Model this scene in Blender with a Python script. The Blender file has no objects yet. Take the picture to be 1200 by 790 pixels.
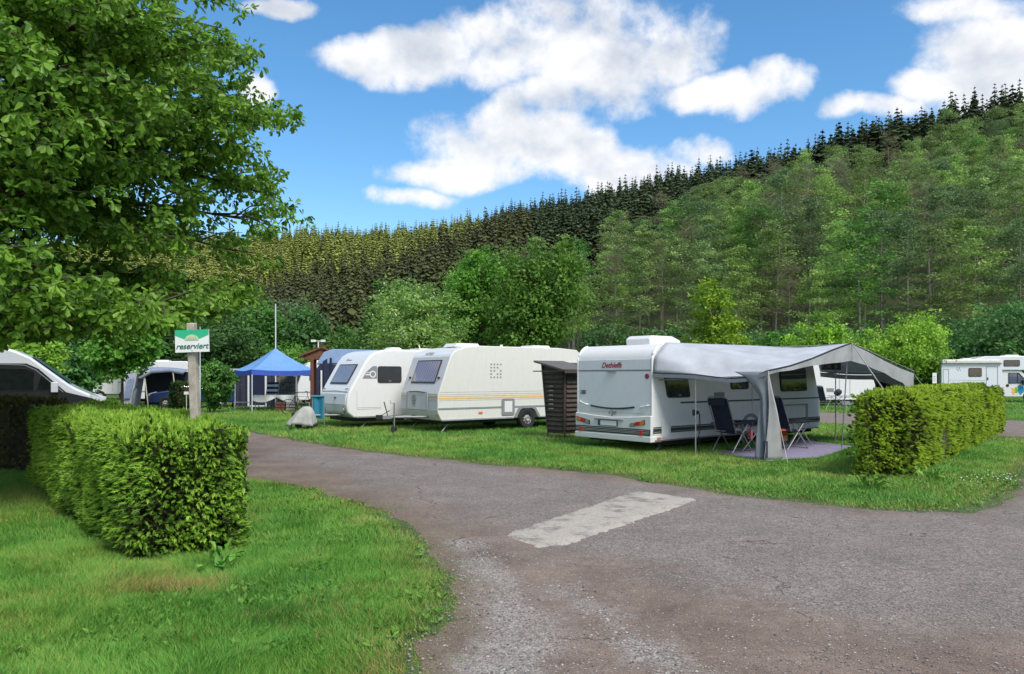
import bpy, math, random
import numpy as np
from mathutils import Vector, geometry
from math import radians, sin, cos, pi, sqrt

SC = bpy.context.scene
COL = SC.collection
rnd = random.Random(7)
F = 890.0; HZ = 440.0; CH = 1.7            # focal length (px of a 1200 px picture), horizon row, eye height

# ------------------------------------------------------------------ camera
cd = bpy.data.cameras.new('camera')
cam = bpy.data.objects.new('camera', cd); COL.objects.link(cam)
cam.location = (0, 0, CH); cam.rotation_euler = (radians(90), 0, 0)
cd.sensor_width = 36; cd.lens = 36 * F / 1200; cd.shift_y = (HZ - 395) / 1200
cd.clip_start = 0.1; cd.clip_end = 4000
SC.camera = cam
SC.view_settings.view_transform = 'Standard'; SC.view_settings.look = 'None'
SC.view_settings.gamma = 1; SC.view_settings.exposure = 0.95
SC.render.engine = 'CYCLES'
SC.cycles.max_bounces = 6; SC.cycles.transparent_max_bounces = 6
SC.cycles.diffuse_bounces = 3; SC.cycles.glossy_bounces = 3; SC.cycles.transmission_bounces = 3

# ------------------------------------------------------------------ sky + sun
SUN_EL, SUN_AZ = radians(52), radians(146)      # azimuth measured from +Y towards +X
wd = bpy.data.worlds.new('World'); SC.world = wd; wd.use_nodes = True
nt = wd.node_tree; N = nt.nodes; N.clear(); Lk = nt.links
def nd(t, **k):
    n = N.new(t)
    for a, b in k.items(): setattr(n, a, b)
    return n
def mth(op, a, b=None, c=None, cl=False):
    n = nd('ShaderNodeMath', operation=op); n.use_clamp = cl
    for i, v in enumerate((a, b, c)):
        if v is None: continue
        if isinstance(v, (int, float)): n.inputs[i].default_value = v
        else: Lk.new(v, n.inputs[i])
    return n.outputs[0]
tc = nd('ShaderNodeTexCoord')
sky = nd('ShaderNodeTexSky', sky_type='NISHITA'); sky.sun_disc = False
sky.sun_elevation = SUN_EL; sky.sun_rotation = SUN_AZ; sky.altitude = 300; sky.air_density = 1.0; sky.dust_density = 0.6; sky.ozone_density = 2.5
hs = nd('ShaderNodeHueSaturation'); hs.inputs['Saturation'].default_value = 1.24; hs.inputs['Value'].default_value = 1.0; hs.inputs['Hue'].default_value = 0.494
Lk.new(sky.outputs[0], hs.inputs['Color'])
bg1 = nd('ShaderNodeBackground'); bg1.inputs[1].default_value = 0.104; Lk.new(hs.outputs[0], bg1.inputs[0])
sep = nd('ShaderNodeSeparateXYZ'); Lk.new(tc.outputs['Generated'], sep.inputs[0])
dx, dy, dz = sep.outputs
dyc = mth('MAXIMUM', dy, 0.05)
warp = nd('ShaderNodeTexNoise'); warp.inputs['Scale'].default_value = 5.5; warp.inputs['Detail'].default_value = 5
Lk.new(tc.outputs['Generated'], warp.inputs['Vector'])
wsep = nd('ShaderNodeSeparateXYZ'); Lk.new(warp.outputs['Color'], wsep.inputs[0])
u = mth('ADD', mth('DIVIDE', dx, dyc), mth('MULTIPLY', mth('SUBTRACT', wsep.outputs[0], 0.5), 0.12))
v = mth('ADD', mth('DIVIDE', dz, dyc), mth('MULTIPLY', mth('SUBTRACT', wsep.outputs[1], 0.5), 0.09))
BL = [(425,70,55,26),(500,62,75,30),(600,55,95,52),(690,60,110,62),(775,45,75,48),(660,8,80,30),(850,112,75,24),(918,100,32,24),
      (640,112,60,24),(600,165,92,46),(640,180,80,34),(545,205,75,24),(475,236,42,14),(598,122,26,24),(755,190,62,26),(715,212,45,20),(810,172,45,18),
      (1165,60,105,62),(1200,95,125,52),(1090,95,60,24),(1015,122,62,16),(1120,6,95,20),(320,10,36,13),(302,118,24,16),
      (190,150,60,20),(1330,40,160,60),(-160,110,130,50)]
field = None
for (px, py, a, b) in BL:
    e1 = mth('MULTIPLY', mth('SUBTRACT', u, (px-600)/F), F/a/1.02)
    e2 = mth('MULTIPLY', mth('SUBTRACT', v, (HZ-py)/F), F/b/1.05)
    r2 = mth('MULTIPLY_ADD', e1, e1, mth('MULTIPLY', e2, e2))
    f = mth('SUBTRACT', 1.0, r2)
    field = f if field is None else mth('SMOOTH_MAX', field, f, 0.25)
# the rest of the sky carries the same broken cumulus
n0 = nd('ShaderNodeTexNoise'); n0.inputs['Scale'].default_value = 2.6; n0.inputs['Detail'].default_value = 3
mp0 = nd('ShaderNodeMapping'); mp0.inputs['Scale'].default_value = (1, 1, 2.2); Lk.new(tc.outputs['Generated'], mp0.inputs[0]); Lk.new(mp0.outputs[0], n0.inputs['Vector'])
gen = mth('MULTIPLY', mth('SUBTRACT', n0.outputs[0], 0.47), 7.0)
front = mth('MULTIPLY', mth('MULTIPLY', mth('SUBTRACT', dy, 0.62), 8.0, cl=True), 1.0, cl=True)
field = mth('ADD', mth('MULTIPLY', field, front), mth('MULTIPLY', gen, mth('SUBTRACT', 1.0, front)))
field = mth('MINIMUM', mth('MAXIMUM', field, -2.5), 1.0)
def fbm(off):
    mp = nd('ShaderNodeMapping'); mp.inputs['Location'].default_value = off; mp.inputs['Scale'].default_value = (1, 1, 1.35)
    Lk.new(tc.outputs['Generated'], mp.inputs[0])
    n = nd('ShaderNodeTexNoise'); n.inputs['Scale'].default_value = 6.2; n.inputs['Detail'].default_value = 12; n.inputs['Roughness'].default_value = 0.52
    Lk.new(mp.outputs[0], n.inputs['Vector']); return n.outputs[0]
na = fbm((0, 0, 0)); nb = fbm((-0.014, 0, -0.034))
fn = nd('ShaderNodeTexNoise'); fn.inputs['Scale'].default_value = 21; fn.inputs['Detail'].default_value = 10; fn.inputs['Roughness'].default_value = 0.62; Lk.new(tc.outputs['Generated'], fn.inputs['Vector'])
dens = mth('ADD', mth('ADD', field, mth('MULTIPLY', mth('SUBTRACT', na, 0.50), 3.4)), mth('MULTIPLY', mth('SUBTRACT', fn.outputs[0], 0.5), 2.4))
mr = nd('ShaderNodeMapRange', interpolation_type='SMOOTHSTEP'); mr.inputs[1].default_value = -0.45; mr.inputs[2].default_value = 0.80
Lk.new(dens, mr.inputs[0])
lit = mth('ADD', mth('MULTIPLY', mth('SUBTRACT', na, nb), 3.2), mth('MULTIPLY_ADD', dens, -0.13, 0.82), cl=True)
cr = nd('ShaderNodeValToRGB'); cr.color_ramp.elements[0].position = 0.25; cr.color_ramp.elements[0].color = (0.34, 0.375, 0.43, 1)
cr.color_ramp.elements[1].position = 0.85; cr.color_ramp.elements[1].color = (0.60, 0.60, 0.61, 1)
Lk.new(lit, cr.inputs[0])
bg2 = nd('ShaderNodeBackground'); bg2.inputs[1].default_value = 0.90; Lk.new(cr.outputs[0], bg2.inputs[0])
mx = nd('ShaderNodeMixShader'); Lk.new(mth('MULTIPLY', mr.outputs[0], 0.96), mx.inputs[0]); Lk.new(bg1.outputs[0], mx.inputs[1]); Lk.new(bg2.outputs[0], mx.inputs[2])
wo = nd('ShaderNodeOutputWorld'); Lk.new(mx.outputs[0], wo.inputs[0])
sl = bpy.data.lights.new('sun', 'SUN'); sl.energy = 2.1; sl.angle = radians(22); sl.color = (1, 0.95, 0.86)
so = bpy.data.objects.new('sun', sl); COL.objects.link(so)
sd = Vector((sin(SUN_AZ)*cos(SUN_EL), cos(SUN_AZ)*cos(SUN_EL), sin(SUN_EL)))
so.rotation_euler = sd.to_track_quat('Z', 'Y').to_euler(); so.location = (20, -20, 40)

# ------------------------------------------------------------------ materials
def new_mat(name):
    m = bpy.data.materials.new(name); m.use_nodes = True
    return m, m.node_tree.nodes, m.node_tree.links, m.node_tree.nodes['Principled BSDF']
MATS = {}
def paint(name, col, rough=0.4, metal=0.0, var=0.08, bump=0.0, scale=6.0, coat=0.0, dirt=0.0, trans=0.0):
    """Plain finish with faint colour mottling, optional grime and fine relief."""
    if name in MATS: return MATS[name]
    m, n, l, b = new_mat(name)
    b.inputs['Roughness'].default_value = rough; b.inputs['Metallic'].default_value = metal
    b.inputs['Coat Weight'].default_value = coat; b.inputs['Coat Roughness'].default_value = 0.08
    t = n.new('ShaderNodeTexCoord'); z = n.new('ShaderNodeTexNoise'); z.inputs['Scale'].default_value = scale; z.inputs['Detail'].default_value = 6
    l.new(t.outputs['Object'], z.inputs['Vector'])
    r = n.new('ShaderNodeValToRGB')
    r.color_ramp.elements[0].position = 0.3; r.color_ramp.elements[1].position = 0.7
    r.color_ramp.elements[0].color = tuple(c*(1-var) for c in col) + (1,)
    r.color_ramp.elements[1].color = tuple(min(1, c*(1+var)) for c in col) + (1,)
    l.new(z.outputs[0], r.inputs[0]); out = r.outputs[0]
    if dirt > 0:
        mp = n.new('ShaderNodeMapping'); mp.inputs['Scale'].default_value = (3, 3, 0.35); l.new(t.outputs['Object'], mp.inputs[0])
        z2 = n.new('ShaderNodeTexNoise'); z2.inputs['Scale'].default_value = 4; z2.inputs['Detail'].default_value = 8; z2.inputs['Roughness'].default_value = 0.7
        l.new(mp.outputs[0], z2.inputs['Vector'])
        r2 = n.new('ShaderNodeValToRGB'); r2.color_ramp.elements[0].position = 0.5; r2.color_ramp.elements[1].position = 0.8
        r2.color_ramp.elements[1].color = (dirt, dirt, dirt, 1); l.new(z2.outputs[0], r2.inputs[0])
        mxx = n.new('ShaderNodeMix'); mxx.data_type = 'RGBA'; l.new(r2.outputs[0], mxx.inputs[0]); l.new(out, mxx.inputs[6]); mxx.inputs[7].default_value = (0.22, 0.2, 0.16, 1)
        out = mxx.outputs[2]
    l.new(out, b.inputs['Base Color'])
    if bump > 0:
        z3 = n.new('ShaderNodeTexNoise'); z3.inputs['Scale'].default_value = scale*8; z3.inputs['Detail'].default_value = 4; l.new(t.outputs['Object'], z3.inputs['Vector'])
        bp = n.new('ShaderNodeBump'); bp.inputs['Strength'].default_value = bump; bp.inputs['Distance'].default_value = 0.02
        l.new(z3.outputs[0], bp.inputs['Height']); l.new(bp.outputs[0], b.inputs['Normal'])
    if trans > 0:
        tr = n.new('ShaderNodeBsdfTranslucent'); l.new(out, tr.inputs[0]); ms = n.new('ShaderNodeMixShader'); ms.inputs[0].default_value = trans
        l.new(b.outputs[0], ms.inputs[1]); l.new(tr.outputs[0], ms.inputs[2]); l.new(ms.outputs[0], n['Material Output'].inputs[0])
    MATS[name] = m; return m
def leaf_mat(name, cols, trans=0.3, rough=0.55):
    """Foliage: colour picked along a ramp by the per-vertex float 'tint'."""
    if name in MATS: return MATS[name]
    m, n, l, b = new_mat(name)
    a = n.new('ShaderNodeAttribute'); a.attribute_name = 'tint'
    r = n.new('ShaderNodeValToRGB')
    while len(r.color_ramp.elements) < len(cols): r.color_ramp.elements.new(0.5)
    for i, c in enumerate(cols):
        r.color_ramp.elements[i].position = i/(len(cols)-1); r.color_ramp.elements[i].color = tuple(c) + (1,)
    l.new(a.outputs['Fac'], r.inputs[0])
    oi = n.new('ShaderNodeObjectInfo')
    h = n.new('ShaderNodeHueSaturation')
    mr1 = n.new('ShaderNodeMapRange'); mr1.inputs[3].default_value = 0.493; mr1.inputs[4].default_value = 0.508; l.new(oi.outputs['Random'], mr1.inputs[0]); l.new(mr1.outputs[0], h.inputs['Hue'])
    mr2 = n.new('ShaderNodeMapRange'); mr2.inputs[3].default_value = 0.82; mr2.inputs[4].default_value = 1.25; l.new(oi.outputs['Random'], mr2.inputs[0]); l.new(mr2.outputs[0], h.inputs['Value'])
    l.new(r.outputs[0], h.inputs['Color'])
    l.new(h.outputs[0], b.inputs['Base Color']); b.inputs['Roughness'].default_value = rough; b.inputs['Specular IOR Level'].default_value = 0.35
    tr = n.new('ShaderNodeBsdfTranslucent'); l.new(h.outputs[0], tr.inputs[0])
    ms = n.new('ShaderNodeMixShader'); ms.inputs[0].default_value = trans
    l.new(b.outputs[0], ms.inputs[1]); l.new(tr.outputs[0], ms.inputs[2]); l.new(ms.outputs[0], n['Material Output'].inputs[0])
    MATS[name] = m; return m
def glass(name, col, rough=0.06, wave=None):
    if name in MATS: return MATS[name]
    m, n, l, b = new_mat(name)
    b.inputs['Roughness'].default_value = rough; b.inputs['Coat Weight'].default_value = 1; b.inputs['Coat Roughness'].default_value = 0.02
    t = n.new('ShaderNodeTexCoord'); z = n.new('ShaderNodeTexNoise'); z.inputs['Scale'].default_value = 3
    l.new(t.outputs['Object'], z.inputs['Vector'])
    if wave:
        z = n.new('ShaderNodeTexWave'); z.inputs['Scale'].default_value = 3.2; z.inputs['Distortion'].default_value = 3; z.bands_direction = 'Y'
        l.new(t.outputs['Object'], z.inputs['Vector'])
    r = n.new('ShaderNodeValToRGB'); r.color_ramp.elements[0].color = tuple(col) + (1,)
    r.color_ramp.elements[1].color = tuple(wave or [c*1.8 for c in col]) + (1,); l.new(z.outputs[0], r.inputs[0]); l.new(r.outputs[0], b.inputs['Base Color'])
    MATS[name] = m; return m
white = paint('white_paint', (0.72, 0.725, 0.725), 0.3, coat=0.4, var=0.02, dirt=0.10)
cream = paint('cream_paint', (0.67, 0.66, 0.605), 0.35, coat=0.3, var=0.02, dirt=0.16)
bluewhite = paint('sky_tint_white', (0.70, 0.74, 0.79), 0.3, coat=0.4, var=0.02, dirt=0.08)  # on the caravan end panels this bluish white paints in sky light
silver = paint('silver_metal', (0.30, 0.305, 0.31), 0.45, metal=0.5, var=0.1)
greyplastic = paint('grey_plastic', (0.22, 0.23, 0.24), 0.5, var=0.1)
darkplastic = paint('dark_plastic', (0.02, 0.021, 0.023), 0.45, var=0.15)
rubber = paint('tyre_rubber', (0.018, 0.018, 0.018), 0.85, var=0.2, bump=0.2)
rimm = paint('wheel_rim', (0.45, 0.45, 0.44), 0.45, metal=0.5, var=0.15)
shade_in = paint('underbody', (0.025, 0.024, 0.023), 0.8, var=0.2)
pane = glass('tinted_window', (0.022, 0.024, 0.028))
paneb = glass('blue_window', (0.05, 0.07, 0.12))
panec = glass('curtained_window', (0.10, 0.09, 0.15), wave=(0.34, 0.26, 0.30))
red = paint('red_lens', (0.55, 0.02, 0.02), 0.2, coat=0.6); orange = paint('orange_lens', (0.75, 0.2, 0.03), 0.2, coat=0.6)
stripe_dk = paint('dark_stripe', (0.03, 0.04, 0.045), 0.4); stripe_y = paint('yellow_stripe', (0.72, 0.48, 0.16), 0.4)
stripe_g = paint('grey_stripe', (0.25, 0.28, 0.30), 0.4); stripe_l = paint('pale_stripe', (0.52, 0.52, 0.5), 0.4)
redprint = paint('red_print', (0.38, 0.02, 0.05), 0.4)
bark = paint('bark', (0.075, 0.058, 0.043), 0.9, var=0.35, bump=0.6, scale=5)
bark_l = paint('pale_bark', (0.19, 0.175, 0.145), 0.9, var=0.35, bump=0.4, scale=2)
wood_g = paint('weathered_wood', (0.37, 0.33, 0.275), 0.85, var=0.25, bump=0.4, scale=14)
wood_d = paint('dark_stained_wood', (0.062, 0.045, 0.035), 0.7, var=0.3, bump=0.3, scale=9)
wood_r = paint('red_brown_wood', (0.15, 0.05, 0.028), 0.7, var=0.25, bump=0.3, scale=9)
felt = paint('grey_roof_felt', (0.11, 0.105, 0.10), 0.9, var=0.15, bump=0.4, scale=20)
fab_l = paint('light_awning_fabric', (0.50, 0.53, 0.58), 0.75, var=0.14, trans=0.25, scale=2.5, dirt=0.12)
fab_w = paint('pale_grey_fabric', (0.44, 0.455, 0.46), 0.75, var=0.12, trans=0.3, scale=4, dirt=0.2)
fab_g = paint('shade_tint_fabric', (0.19, 0.215, 0.25), 0.8, var=0.12, trans=0.1, scale=4)
fab_navy = paint('navy_fabric', (0.018, 0.025, 0.06), 0.8, var=0.2)
fab_blue = paint('blue_tent_fabric', (0.17, 0.36, 0.72), 0.65, var=0.08, trans=0.25, scale=3)
fab_char = paint('charcoal_fabric', (0.03, 0.034, 0.045), 0.85, var=0.25)

# ------------------------------------------------------------------ mesh helpers
class MB:
    def __init__(s): s.v = []; s.f = []
    def add(s, vs, fs):
        k = len(s.v); s.v += [tuple(p) for p in vs]; s.f += [tuple(k+i for i in f) for f in fs]; return s
    def box(s, x0, x1, y0, y1, z0, z1):
        return s.hexa([(x0,y0,z0),(x1,y0,z0),(x1,y1,z0),(x0,y1,z0),(x0,y0,z1),(x1,y0,z1),(x1,y1,z1),(x0,y1,z1)])
    def hexa(s, p):
        return s.add(p, [(0,3,2,1),(4,5,6,7),(0,1,5,4),(1,2,6,5),(2,3,7,6),(3,0,4,7)])
    def prism(s, pts, d0, d1, axis='y'):
        n = len(pts)
        if axis == 'y': a = [(p[0], d0, p[1]) for p in pts]; b = [(p[0], d1, p[1]) for p in pts]
        elif axis == 'x': a = [(d0, p[0], p[1]) for p in pts]; b = [(d1, p[0], p[1]) for p in pts]
        else: a = [(p[0], p[1], d0) for p in pts]; b = [(p[0], p[1], d1) for p in pts]
        fs = [tuple(range(n)), tuple(range(2*n-1, n-1, -1))] + [(i, n+i, n+(i+1) % n, (i+1) % n) for i in range(n)]
        return s.add(a+b, fs)
    def tube(s, pts, r, n=6, r1=None):
        pts = [Vector(p) for p in pts]; m = len(pts); vs = []; fs = []
        for i, p in enumerate(pts):
            d = (pts[min(i+1, m-1)] - pts[max(i-1, 0)]).normalized()
            up = Vector((0, 0, 1)) if abs(d.z) < 0.9 else Vector((1, 0, 0))
            a = d.cross(up).normalized(); b = d.cross(a)
            rr = r if r1 is None else r + (r1-r)*i/(m-1)
            for k in range(n):
                t = 2*pi*k/n; vs.append(p + a*rr*cos(t) + b*rr*sin(t))
        for i in range(m-1):
            for k in range(n): fs.append((i*n+k, i*n+(k+1) % n, (i+1)*n+(k+1) % n, (i+1)*n+k))
        fs += [tuple(range(n-1, -1, -1)), tuple((m-1)*n+k for k in range(n))]
        return s.add(vs, fs)
    def ring(s, c, prof, axis='y', n=20):
        """Lathe: prof = [(r, d)...] round an axis through c."""
        vs = []; m = len(prof)
        for k in range(n):
            t = 2*pi*k/n
            for r, d in prof:
                if axis == 'y': vs.append((c[0]+r*cos(t), c[1]+d, c[2]+r*sin(t)))
                elif axis == 'x': vs.append((c[0]+d, c[1]+r*cos(t), c[2]+r*sin(t)))
                else: vs.append((c[0]+r*cos(t), c[1]+r*sin(t), c[2]+d))
        fs = [(k*m+j, k*m+j+1, ((k+1) % n)*m+j+1, ((k+1) % n)*m+j) for k in range(n) for j in range(m-1)]
        return s.add(vs, fs)
    def grid(s, fn, nu, nv):
        vs = [fn(i/nu, j/nv) for i in range(nu+1) for j in range(nv+1)]
        return s.add(vs, [(i*(nv+1)+j, (i+1)*(nv+1)+j, (i+1)*(nv+1)+j+1, i*(nv+1)+j+1) for i in range(nu) for j in range(nv)])
def thing(name, label, cat, loc=(0, 0, 0), rz=0.0, group=None):
    o = bpy.data.objects.new(name, None); COL.objects.link(o); o.empty_display_size = 0.2
    o.location = loc; o.rotation_euler = (0, 0, rz); o['label'] = label; o['category'] = cat
    if group: o['group'] = group
    return o
def finish(o, parent, label, cat, group, kind):
    COL.objects.link(o)
    if parent is not None: o.parent = parent
    if label: o['label'] = label
    if cat: o['category'] = cat
    if group: o['group'] = group
    if kind: o['kind'] = kind
    return o
def part(name, mb, mat, parent=None, label=None, cat=None, group=None, kind=None, bevel=0, smooth=False, solid=0, loc=None, rz=None, seg=2):
    me = bpy.data.meshes.new(name); me.from_pydata(mb.v, [], mb.f); me.validate(); me.update()
    import bmesh
    bm = bmesh.new(); bm.from_mesh(me)
    if not solid: bmesh.ops.recalc_face_normals(bm, faces=bm.faces)
    bm.to_mesh(me); bm.free()
    me.materials.append(mat)
    if smooth or bevel:
        me.polygons.foreach_set('use_smooth', [True]*len(me.polygons))
        try: me.set_sharp_from_angle(angle=radians(40 if smooth else 30))
        except Exception: pass
    o = bpy.data.objects.new(name, me); finish(o, parent, label, cat, group, kind)
    if solid:
        md = o.modifiers.new('solid', 'SOLIDIFY'); md.thickness = solid
    if bevel:
        md = o.modifiers.new('bevel', 'BEVEL'); md.width = bevel; md.segments = seg; md.limit_method = 'ANGLE'; md.angle_limit = radians(35); md.harden_normals = True
    if loc is not None: o.location = loc
    if rz is not None: o.rotation_euler = (0, 0, rz)
    return o
def np_mesh(name, V, Fa, mats, tint=None, matidx=None, attrs=None, smooth=False):
    V = np.asarray(V, dtype=np.float32); Fa = np.asarray(Fa, dtype=np.int32); k = Fa.shape[1]
    me = bpy.data.meshes.new(name)
    me.vertices.add(len(V)); me.vertices.foreach_set('co', V.ravel())
    me.loops.add(Fa.size); me.loops.foreach_set('vertex_index', Fa.ravel())
    me.polygons.add(len(Fa)); me.polygons.foreach_set('loop_start', np.arange(0, Fa.size, k, dtype=np.int32))
    try: me.polygons.foreach_set('loop_total', np.full(len(Fa), k, dtype=np.int32))
    except Exception: pass
    for m in mats: me.materials.append(m)
    if matidx is not None: me.polygons.foreach_set('material_index', np.asarray(matidx, dtype=np.int32))
    if smooth: me.polygons.foreach_set('use_smooth', np.ones(len(Fa), dtype=bool))
    if tint is not None:
        a = me.attributes.new('tint', 'FLOAT', 'POINT'); a.data.foreach_set('value', np.asarray(tint, dtype=np.float32))
    for nme, arr in (attrs or {}).items():
        a = me.attributes.new(nme, 'FLOAT', 'POINT'); a.data.foreach_set('value', np.asarray(arr, dtype=np.float32))
    me.update(calc_edges=True)
    return me
def np_obj(name, me, parent=None, label=None, cat=None, group=None, kind=None):
    return finish(bpy.data.objects.new(name, me), parent, label, cat, group, kind)
def share(o, parent=None, name=None):
    c = o.copy(); COL.objects.link(c); c.parent = parent; return c
def copy_thing(root, loc, rz, label, group=None):
    r = root.copy(); COL.objects.link(r); r.location = loc; r.rotation_euler = (0, 0, rz); r['label'] = label
    if group: r['group'] = group
    for ch in list(root.children):
        c = ch.copy(); COL.objects.link(c); c.parent = r
        for g in ch.children:
            d = g.copy(); COL.objects.link(d); d.parent = c
    return r
TXT = {}
def text_part(name, body, size, mat, parent, mtx, shear=0.0, kind=None, bold=0.0):
    """Lettering as a thin mesh; mtx places the text plane."""
    cu = bpy.data.curves.new('lettering', 'FONT'); cu.body = body; cu.size = size; cu.align_x = 'CENTER'; cu.align_y = 'CENTER'; cu.extrude = 0.0015; cu.shear = shear; cu.offset = bold
    tmp = bpy.data.objects.new('lettering', cu); COL.objects.link(tmp)
    dg = bpy.context.evaluated_depsgraph_get(); me = bpy.data.meshes.new_from_object(tmp.evaluated_get(dg))
    bpy.data.objects.remove(tmp); me.materials.clear(); me.materials.append(mat); me.transform(mtx); me.name = name
    return finish(bpy.data.objects.new(name, me), parent, None, None, None, kind)
from mathutils import Matrix
def plane_mtx(origin, xdir, ydir):
    x = Vector(xdir).normalized(); y = Vector(ydir).normalized(); z = x.cross(y)
    m = Matrix((x, y, z)).transposed().to_4x4(); m.translation = Vector(origin); return m
def G(px, py): Y = CH*F/(py-HZ); return ((px-600)/F*Y, Y)
def PX(px, Y): return (px-600)/F*Y

R = np.random.default_rng(11)
def vnoise(x, y, seed=0):
    """Smooth value noise, vectorised."""
    x = np.asarray(x, float); y = np.asarray(y, float)
    xi = np.floor(x).astype(np.int64); yi = np.floor(y).astype(np.int64); fx = x-xi; fy = y-yi
    fx = fx*fx*(3-2*fx); fy = fy*fy*(3-2*fy)
    def h(a, b):
        n = (a*374761393 + b*668265263 + seed*974634777) & 0x7fffffff
        n = ((n ^ (n >> 13))*1274126177) & 0x7fffffff
        return ((n ^ (n >> 16)) & 0xffff)/65535.0
    return (h(xi, yi)*(1-fx)+h(xi+1, yi)*fx)*(1-fy)+(h(xi, yi+1)*(1-fx)+h(xi+1, yi+1)*fx)*fy
def fb(x, y, s, seed=0):
    return 0.55*vnoise(x*s, y*s, seed)+0.3*vnoise(x*s*2.1, y*s*2.1, seed+5)+0.15*vnoise(x*s*4.3, y*s*4.3, seed+9)
def in_poly(x, y, poly):
    c = np.zeros(len(x), bool); n = len(poly); j = n-1
    for i in range(n):
        xi, yi = poly[i]; xj, yj = poly[j]
        if yi != yj:
            c ^= ((yi > y) != (yj > y)) & (x < (xj-xi)*(y-yi)/(yj-yi)+xi)
        j = i
    return c
def dist_line(x, y, pts, closed=False):
    d = np.full(len(x), 1e9); n = len(pts)
    for i in range(n if closed else n-1):
        ax, ay = pts[i]; bx, by = pts[(i+1) % n]; L2 = (bx-ax)**2+(by-ay)**2+1e-12
        t = np.clip(((x-ax)*(bx-ax)+(y-ay)*(by-ay))/L2, 0, 1)
        d = np.minimum(d, np.hypot(x-ax-t*(bx-ax), y-ay-t*(by-ay)))
    return d

# ------------------------------------------------------------------ terrain
FOOT = [(-900, 420), (-400, 330), (-150, 255), (-60, 190), (0, 125), (30, 98), (60, 84), (100, 70), (300, 40), (900, 0)]
RIDGE = [(-1200, 640), (-500, 600), (-190, 570), (-37, 540), (50, 450), (179, 300), (260, 220), (500, 100), (1200, 20)]
def terrain(x, y):
    x = np.asarray(x, float).ravel(); y = np.asarray(y, float).ravel()
    dF = dist_line(x, y, FOOT); dR = dist_line(x, y, RIDGE)
    fx, fy = zip(*FOOT); hill = y > np.interp(x, fx, fy)
    rp = [(-1200, 640)] + RIDGE[1:] + [(1200, 3000), (-1200, 3000)]
    beyond = in_poly(x, y, rp)
    t = np.where(beyond, 1.0, dF/(dF+dR+1e-6))
    z = 92*(0.12*t*t*(3-2*t)+0.88*t) * np.where(beyond, 1-0.4*np.clip(dR/500, 0, 1), 1)
    z += (fb(x, y, 0.02, 3)-0.5)*10*np.clip(dF/60, 0, 1)
    return np.where(hill, np.maximum(z, 0), 0.0), np.where(hill, t, 0.0)
def ground_mesh():
    def axis(lo, hi, near, nl, nh):
        s = np.linspace(0, 1, nl); t = np.linspace(0, 1, nh)
        return np.unique(np.concatenate([-near-(abs(lo)-near)*s**2.2, np.linspace(-near, near, 60), near+(hi-near)*t**2.2]))
    xs = axis(-1600, 1600, 30, 70, 70); ys = np.unique(np.concatenate([np.linspace(-60, 60, 70), 60+(2200-60)*np.linspace(0, 1, 120)**1.8, np.linspace(-1200, -60, 8)]))
    X, Y = np.meshgrid(xs, ys, indexing='ij'); z, t = terrain(X, Y)
    V = np.stack([X.ravel(), Y.ravel(), z], 1); nx, ny = X.shape
    i, j = np.meshgrid(np.arange(nx-1), np.arange(ny-1), indexing='ij'); a = (i*ny+j).ravel()
    Fa = np.stack([a, a+ny, a+ny+1, a+1], 1)
    return V, Fa, t
m, n, l, b = new_mat('meadow_ground')
t = n.new('ShaderNodeTexCoord'); at = n.new('ShaderNodeAttribute'); at.attribute_name = 'forest'
z1 = n.new('ShaderNodeTexNoise'); z1.inputs['Scale'].default_value = 0.9; z1.inputs['Detail'].default_value = 8
z2 = n.new('ShaderNodeTexNoise'); z2.inputs['Scale'].default_value = 28; z2.inputs['Detail'].default_value = 8; z2.inputs['Roughness'].default_value = 0.7
for q in (z1, z2): l.new(t.outputs['Object'], q.inputs['Vector'])
r1 = n.new('ShaderNodeValToRGB'); r1.color_ramp.elements[0].position = 0.35; r1.color_ramp.elements[0].color = (0.055, 0.095, 0.022, 1); r1.color_ramp.elements[1].position = 0.7; r1.color_ramp.elements[1].color = (0.12, 0.18, 0.042, 1)
r2 = n.new('ShaderNodeValToRGB'); r2.color_ramp.elements[0].position = 0.42; r2.color_ramp.elements[0].color = (0.3, 0.28, 0.22, 1); r2.color_ramp.elements[1].position = 0.6; r2.color_ramp.elements[1].color = (1, 1, 1, 1)
l.new(z1.outputs[0], r1.inputs[0]); l.new(z2.outputs[0], r2.inputs[0])
mu = n.new('ShaderNodeMix'); mu.data_type = 'RGBA'; mu.blend_type = 'MULTIPLY'; mu.inputs[0].default_value = 0.8; l.new(r1.outputs[0], mu.inputs[6]); l.new(r2.outputs[0], mu.inputs[7])
mf = n.new('ShaderNodeMix'); mf.data_type = 'RGBA'; l.new(at.outputs['Fac'], mf.inputs[0]); l.new(mu.outputs[2], mf.inputs[6]); mf.inputs[7].default_value = (0.060, 0.072, 0.028, 1)
l.new(mf.outputs[2], b.inputs['Base Color']); b.inputs['Roughness'].default_value = 0.95
bp = n.new('ShaderNodeBump'); bp.inputs['Strength'].default_value = 0.6; bp.inputs['Distance'].default_value = 0.03; l.new(z2.outputs[0], bp.inputs['Height']); l.new(bp.outputs[0], b.inputs['Normal'])
MATS['ground'] = m
V, Fa, tt = ground_mesh()
np_obj('ground', np_mesh('ground', V, Fa, [m], attrs={'forest': np.clip(tt*30, 0, 1)}, smooth=True), kind='structure')

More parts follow.
